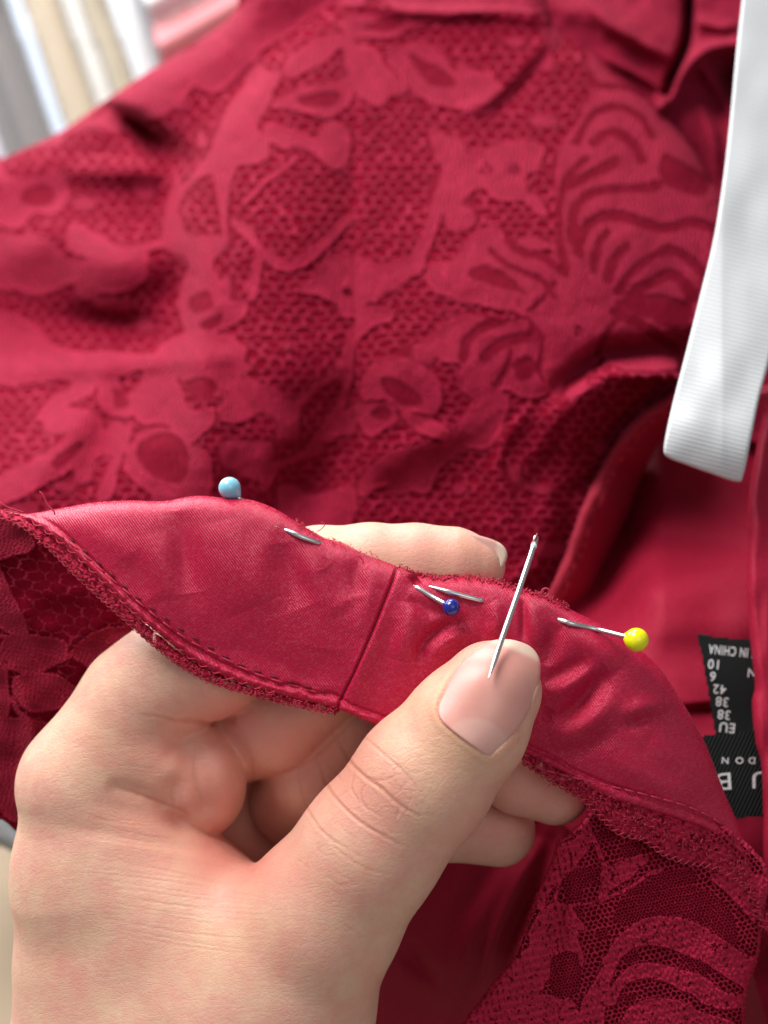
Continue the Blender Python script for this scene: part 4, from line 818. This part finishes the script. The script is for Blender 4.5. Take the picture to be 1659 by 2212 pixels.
# loose thread ends
for P, r in (([(85,1062),(92,1068),(98,1080),(104,1092),(116,1104),(118,1112)], .012), ([(0,1085),(14,1094),(30,1100),(50,1106)], .008), ([(1160,1282),(1172,1290),(1184,1286),(1187,1276),(1180,1271),(1172,1274),(1170,1284),(1178,1290)], .014),
             ([(685,1148),(695,1142),(702,1132),(694,1128)], .007), ([(600,1140),(596,1132)], .006), ([(775,1200),(785,1212),(782,1216)], .012), ([(1130,1272),(1124,1264),(1112,1262)], .010)):
    P = resample(P, 3); V, Q = tube_geo([(at(P[:, 0], P[:, 1], np.full(len(P), 17.93)), r)], 6); mk("loose_thread", V, Q, M['thread'], dress)

# ------------------------------------------------------------------ labels inside
def mat_label():
    k = N("label_weave"); uv = k.attr('fab', 'Vector'); sx = k.n('ShaderNodeSeparateXYZ', i_0=uv)
    w = k.math('SINE', k.math('MULTIPLY', k.math('ADD', sx.outputs[0], sx.outputs[1]), 2 * math.pi / .085)); nz = k.noise(uv, 30, 3)
    k.set(k.p.inputs['Base Color'], k.mix(k.mr(w, -.5, 1), (.006, .008, .0085), (.020, .026, .027))); k.set(k.p.inputs['Roughness'], .75); k.set(k.p.inputs['Specular IOR Level'], .15)
    k.set(k.p.inputs['Normal'], k.bump(k.math('ADD', w, nz), .6, .02)); return k.m
M['label'] = mat_label(); M['ink'] = mat_plain("label_lettering", (.72, .76, .78), .6, bumpscale=4000, bumpd=.004)
size_d = lambda X, Y: 20.75 + .15 * (1600 - Y) / 230 + .0008 * (X - 1510) + .03 * np.sin(Y / 30)
brand_d = lambda X, Y: 20.25 + .1 * (1770 - Y) / 180 + .0006 * (X - 1510)
sl = sheet("size_label", [(1506,1369),(1640,1384),(1668,1612),(1548,1612)], 4, size_d, M['label'], dress, smooth_poly=False, back=3, attrs={'fab': fab_rot(-6, 20.5, 3, 3)})
bl = sheet("brand_label", [(1470,1594),(1660,1572),(1672,1764),(1520,1774)], 4, brand_d, M['label'], dress, smooth_poly=False, back=3, attrs={'fab': fab_rot(-20, 20)})
def lettering(name, txt, px, py, hgt, ang, depth, parent, align='LEFT', sx=1.0, bold=.012):
    """px, py: where the first letter's foot stands; ang: reading direction in degrees in the picture plane; hgt: cap height px"""
    cu = bpy.data.curves.new("t", 'FONT'); cu.body = txt; cu.size = 1.0; cu.offset = bold; cu.align_x = align; cu.space_character = 1.12
    o = bpy.data.objects.new("t", cu); sc.collection.objects.link(o); bpy.context.view_layer.update()
    me = bpy.data.meshes.new_from_object(o.evaluated_get(bpy.context.evaluated_depsgraph_get()))
    n = len(me.vertices); c = np.empty(n*3); me.vertices.foreach_get("co", c); c = c.reshape(-1, 3)
    tr = me.loop_triangles; me.calc_loop_triangles(); ti = np.array([t.vertices[:] for t in me.loop_triangles]); bpy.data.objects.remove(o); bpy.data.curves.remove(cu)
    s = hgt / .70; a = math.radians(ang); u = c[:, 0] * s * sx; v = c[:, 1] * s
    X = px + u * math.cos(a) + v * math.sin(a); Y = py + u * math.sin(a) - v * math.cos(a)
    V = at(X, Y, depth(X, Y) - .012)
    return mk(name, V, ti, M['ink'], parent, smooth=False)
A = 180 + 6
for t, px, py, h in (("MADE IN CHINA", 1532, 1392, 20), ("10", 1530, 1424, 20), ("6", 1534, 1451, 20), ("42", 1541, 1478, 20), ("38", 1547, 1505, 20), ("38", 1551, 1533, 20), ("EU", 1554, 1560, 21)):
    lettering("lettering", t, px, py, h, A, size_d, sl, 'RIGHT', .95 if t != "MADE IN CHINA" else .62)
lettering("lettering", "US", 1690, 1432, 15, A, size_d, sl, 'RIGHT'); lettering("lettering", "N", 1636, 1446, 19, A, size_d, sl, 'LEFT')
for ch, px in (("N", 1567), ("O", 1598), ("D", 1625)): lettering("lettering", ch, px, 1636, 14, 184, brand_d, bl, 'CENTER', 1.1)
lettering("lettering", "B", 1564, 1670, 37, 176, brand_d, bl, 'CENTER', 1.25, .0); lettering("lettering", "U", 1645, 1667, 37, 180, brand_d, bl, 'CENTER', 1.25, .0)

# ================================================================== RIBBON
def mat_ribbon():
    k = N("grosgrain"); uv = k.attr('fab', 'Vector'); sx = k.n('ShaderNodeSeparateXYZ', i_0=uv)
    w = k.math('SINE', k.math('MULTIPLY', sx.outputs[1], 2 * math.pi / .078)); nz = k.noise(uv, 30, 3)
    k.set(k.p.inputs['Base Color'], k.mix(k.mr(nz, .3, .7), (.56, .59, .62), (.62, .645, .665))); k.set(k.p.inputs['Roughness'], .45); k.set(k.p.inputs['Specular IOR Level'], .5)
    k.set(k.p.inputs['Normal'], k.bump(k.math('ADD', w, k.math('MULTIPLY', nz, .5)), .13, .02)); return k.m
M['ribbon'] = mat_ribbon()
RB = [(1610,-80),(1603,0),(1592,100),(1578,250),(1562,390),(1541,520),(1512,640),(1482,760),(1456,860),(1440,930),(1434,975),(1446,990),(1480,1003),(1530,1021),(1592,1041),(1606,1025),(1622,950),(1640,860),(1664,770),(1700,600),(1730,300),(1745,-80)]
def rib_d(X, Y):
    return 20.4 + 3.2 * (900 - Y) / 900 + .05 * vnoise(X / 60, Y / 90) + np.clip((Y - 900) / 120, 0, 2) ** 2 * .5 + .0012 * np.abs(X - 1560)
rb = sheet("ribbon", RB, 4, rib_d, M['ribbon'], None, roll=.05, rollr=5, back=4, attrs={'fab': fab_rot(14, 21.3)})
tag(rb, "broad white ribbed ribbon hanging down at the right over the neckline", "ribbon")

# ================================================================== PINS
def sphere_geo(c, r, nu=40, nvv=24, sq=1.0, neck=None):
    u = np.arange(nu) / nu * 2*np.pi; v = (np.arange(nvv) + .5) / nvv * np.pi
    P = np.stack([np.cos(u)[None] * np.sin(v)[:, None], np.sin(u)[None] * np.sin(v)[:, None], np.cos(v)[:, None] + 0 * u[None]], -1).reshape(-1, 3)
    if neck is not None:
        nd_ = np.array(neck, float); nd_ /= np.linalg.norm(nd_); k = np.clip(P @ nd_, 0, 1) ** 14; P = P + nd_ * (k * .28)[:, None]
    V = c + P * r; i = np.arange(nvv - 1)[:, None] * nu; j = np.arange(nu)[None]; j2 = (j + 1) % nu
    Q = np.stack([i + j, i + nu + j, i + nu + j2, i + j2], -1).reshape(-1, 4)
    caps = [[0, j_, j_ + 1, j_ + 2 if j_ + 2 < nu else nu - 1] for j_ in range(1, nu - 2, 2)]
    o = (nvv - 1) * nu; caps2 = [[o + a for a in q[::-1]] for q in caps]
    return V, np.concatenate([Q, np.array(caps), np.array(caps2)])
def pin(name, label, cat, head, hr, col, path, group="pins stuck into the satin band", r=.038, headname="head"):
    P = np.array(path, float); e = empty(name, at(*P[0]), label, cat, group)
    pts = resample(P, 4); n = len(pts); rad = np.full(n, r); k = min(14, n // 3); rad[-k:] = np.linspace(r, .004, k)
    V, Q = tube_geo([(at(pts[:, 0], pts[:, 1], pts[:, 2]), rad)], 12); mk("shaft", V, Q, M['steel'], e)
    if head:
        c = at(*head); nk = at(*P[min(1, len(P)-1)]) - c
        V, Q = sphere_geo(c, hr * head[2] / F, neck=nk); mk(headname, V, Q, mat_plain(name.split('.')[0] + "_" + cat.replace(' ', '_') + "_bead", col, .20, spec=.5, coat=.35, bumpscale=700, bumpd=.012), e)
    return e
bd = lambda x, y: float(np.mean(band_d(x + np.linspace(-25, 25, 9), y + np.linspace(-8, 8, 9))))
pin("pin", "straight pin with a round yellow head at the band's right end", "pin", (1375, 1382, 17.72), 26, (.83, .80, .005),
    [(1358,1377,17.72),(1290,1360,bd(1290,1362)-.05),(1235,1347,bd(1235,1350)-.04),(1210,1340,bd(1210,1342)+.02),(1180,1332,bd(1180,1335)+.22),(1070,1303,bd(1070,1303)+.22),(1037,1296,bd(1037,1296)+.0),(1000,1287,bd(1000,1287)-.05),(960,1276,bd(960,1276)-.05),(920,1264,bd(920,1264)-.01)])
pin("pin", "straight pin with a small dark blue head beside the band's seam", "pin", (975, 1312, 17.80), 19, (.010, .018, .22),
    [(962,1305,17.82),(935,1290,bd(935,1290)-.05),(903,1271,bd(903,1271)+.01),(880,1262,bd(880,1262)+.1),(760,1208,bd(760,1208)+.1),(700,1178,bd(700,1178)+.07),(682,1171,bd(682,1171)-.01),(650,1159,bd(650,1159)-.05),(622,1147,bd(622,1147)-.01),(610,1143,bd(610,1143)+.04),(600,1139,bd(600,1139)-.01),(596,1137,bd(596,1137)-.01)])
pin("pin", "straight pin with a pale blue head showing above the band's upper edge", "pin", (496, 1054, 18.35), 24, (.25, .60, .78),
    [(506,1068,18.36),(560,1110,18.4),(650,1165,18.3),(760,1205,18.2),(786,1214,bd(786,1214)+.01)])
pin("pin", "bare silver pin without a coloured head lying across the thumbnail", "pin", None, 0, None,
    [(1158,1160,18.2),(1153,1180,18.1),(1120,1278,17.66),(1085,1378,17.20),(1055,1467,16.75)], r=.042)
e = bpy.data.objects.get("pin.003")
V, Q = sphere_geo(at(1153, 1180, 18.1), .052, 24, 16, neck=(0.3, 1, 0)); mk("stub", V, Q, mat_plain("pin_stub", (.75, .80, .84), .25, .2, coat=.4), e)
pp = resample([(1150,1176,18.12),(1156,1165,18.13),(1161,1152,18.16)], 3)
V, Q = tube_geo([(at(pp[:, 0], pp[:, 1], pp[:, 2]), np.linspace(.034, .012, len(pp)))], 12); mk("tip", V, Q, mat_plain("tarnished_tip", (.22, .05, .05), .35, .4), e)

# ================================================================== BACKGROUND
def mat_cloth(name, a, b=None, sc_=0.0, rough=.8):
    k = N(name); uv = k.attr('fab', 'Vector'); nz = k.noise(uv, .6, 4)
    if b is None: c = k.mix(k.mr(nz, .3, .7), tuple(v * .92 for v in a), a)
    else:
        sx = k.n('ShaderNodeSeparateXYZ', i_0=uv); w = k.math('SINE', k.math('ADD', k.math('MULTIPLY', sx.outputs[0], sc_), k.math('MULTIPLY', nz, 2)))
        c = k.mix(k.mr(w, -.4, .4), a, b)
    k.set(k.p.inputs['Base Color'], c); k.set(k.p.inputs['Roughness'], rough); return k.m
HG = "cloths hanging in the background"
def strip(label, x0, x1, d, m, y0=-160, y1=520):
    s = .345; P = [(x0 + s * y0, y0), (x1 + s * y0, y0), (x1 + s * y1, y1), (x0 + s * y1, y1)]
    o = sheet("hanging_cloth", P, 9, lambda X, Y: d + 1.2 * np.sin((X - s * Y - x0) / (x1 - x0) * np.pi * 3) * .15, m, None, smooth_poly=False, roll=.5, rollr=(x1 - x0) * .45, back=6, attrs={'fab': fabv(1, 1, d)})
    tag(o, label, "hanging cloth", HG); return o
strip("lavender white cloth at the far left edge, left of the grey cloth", -260, -102, 66, mat_cloth("pale_lavender_cloth", (.74, .70, .80)))
strip("grey brown cloth between the lavender cloth and the pale blue strip", -106, 16, 67, mat_cloth("grey_cloth", (.27, .25, .25)))
strip("narrow pale blue strip of cloth beside the grey cloth", 12, 52, 65, mat_cloth("pale_blue_cloth", (.68, .76, .90)))
strip("beige cloth between the pale blue strip and the narrow cream strip", 48, 132, 66, mat_cloth("beige_cloth", (.64, .53, .40)))
strip("narrow cream strip of cloth between the two beige cloths", 128, 176, 65, mat_cloth("cream_cloth", (.74, .71, .66)))
strip("sand coloured cloth right of the narrow cream strip", 172, 232, 66, mat_cloth("sand_cloth", (.66, .57, .44)))
strip("bright white cloth beside the pink striped garment", 228, 296, 64, mat_cloth("white_cloth", (.80, .83, .86)))
strip("slate grey cloth edge next to the pink striped garment", 292, 322, 66, mat_cloth("slate_cloth", (.38, .40, .44)))
o = sheet("garment", [(300, -160), (640, -160), (640, 330), (420, 330), (330, 60)], 10, lambda X, Y: 62 + .6 * np.sin(X / 30 + Y / 17), mat_cloth("pink_striped_cloth", (.80, .74, .74), (.72, .25, .27), 1.1), None, attrs={'fab': fab_rot(62, 62)})
tag(o, "blurred pink and white striped garment behind the dress at the top left", "garment")
def plane(name, c, sx, sy, m, vertical=False):
    P = np.array([[-sx, -sy, 0], [sx, -sy, 0], [sx, sy, 0], [-sx, sy, 0]], float)
    if vertical: P = P[:, [0, 2, 1]]
    me = bpy.data.meshes.new(name); me.from_pydata([tuple(p) for p in P], [], [(0, 1, 2, 3)]); me.materials.append(m)
    a = me.attributes.new('fab', 'FLOAT_VECTOR', 'POINT'); a.data.foreach_set("vector", (P * 100).astype(np.float32).ravel())
    o = bpy.data.objects.new(name, me); o.location = c; link(o); tag(o, kind="structure"); return o
plane("table", (0, -.05, -.06), .55, .36, mat_cloth("beige_table_top", (.50, .40, .28)))
plane("floor", (0, .8, -.75), 2.5, 2.0, mat_cloth("grey_floor", (.35, .33, .31)))
plane("wall", (0, 1.1, .4), 2.5, 1.2, mat_cloth("wall_paint", (.62, .60, .58)), True)
ge = sheet("tray", [(-140,1690),(-20,1745),(30,1785),(90,1850),(60,1862),(0,1828),(-140,1790)], 5, lambda X, Y: 27 + 0 * X, mat_cloth("grey_plastic", (.32, .36, .38)), None, roll=.5, rollr=22, back=8, attrs={'fab': fabv()})
tag(ge, "grey plastic rim showing between the hanging lace and the hand at the left edge", "tray")
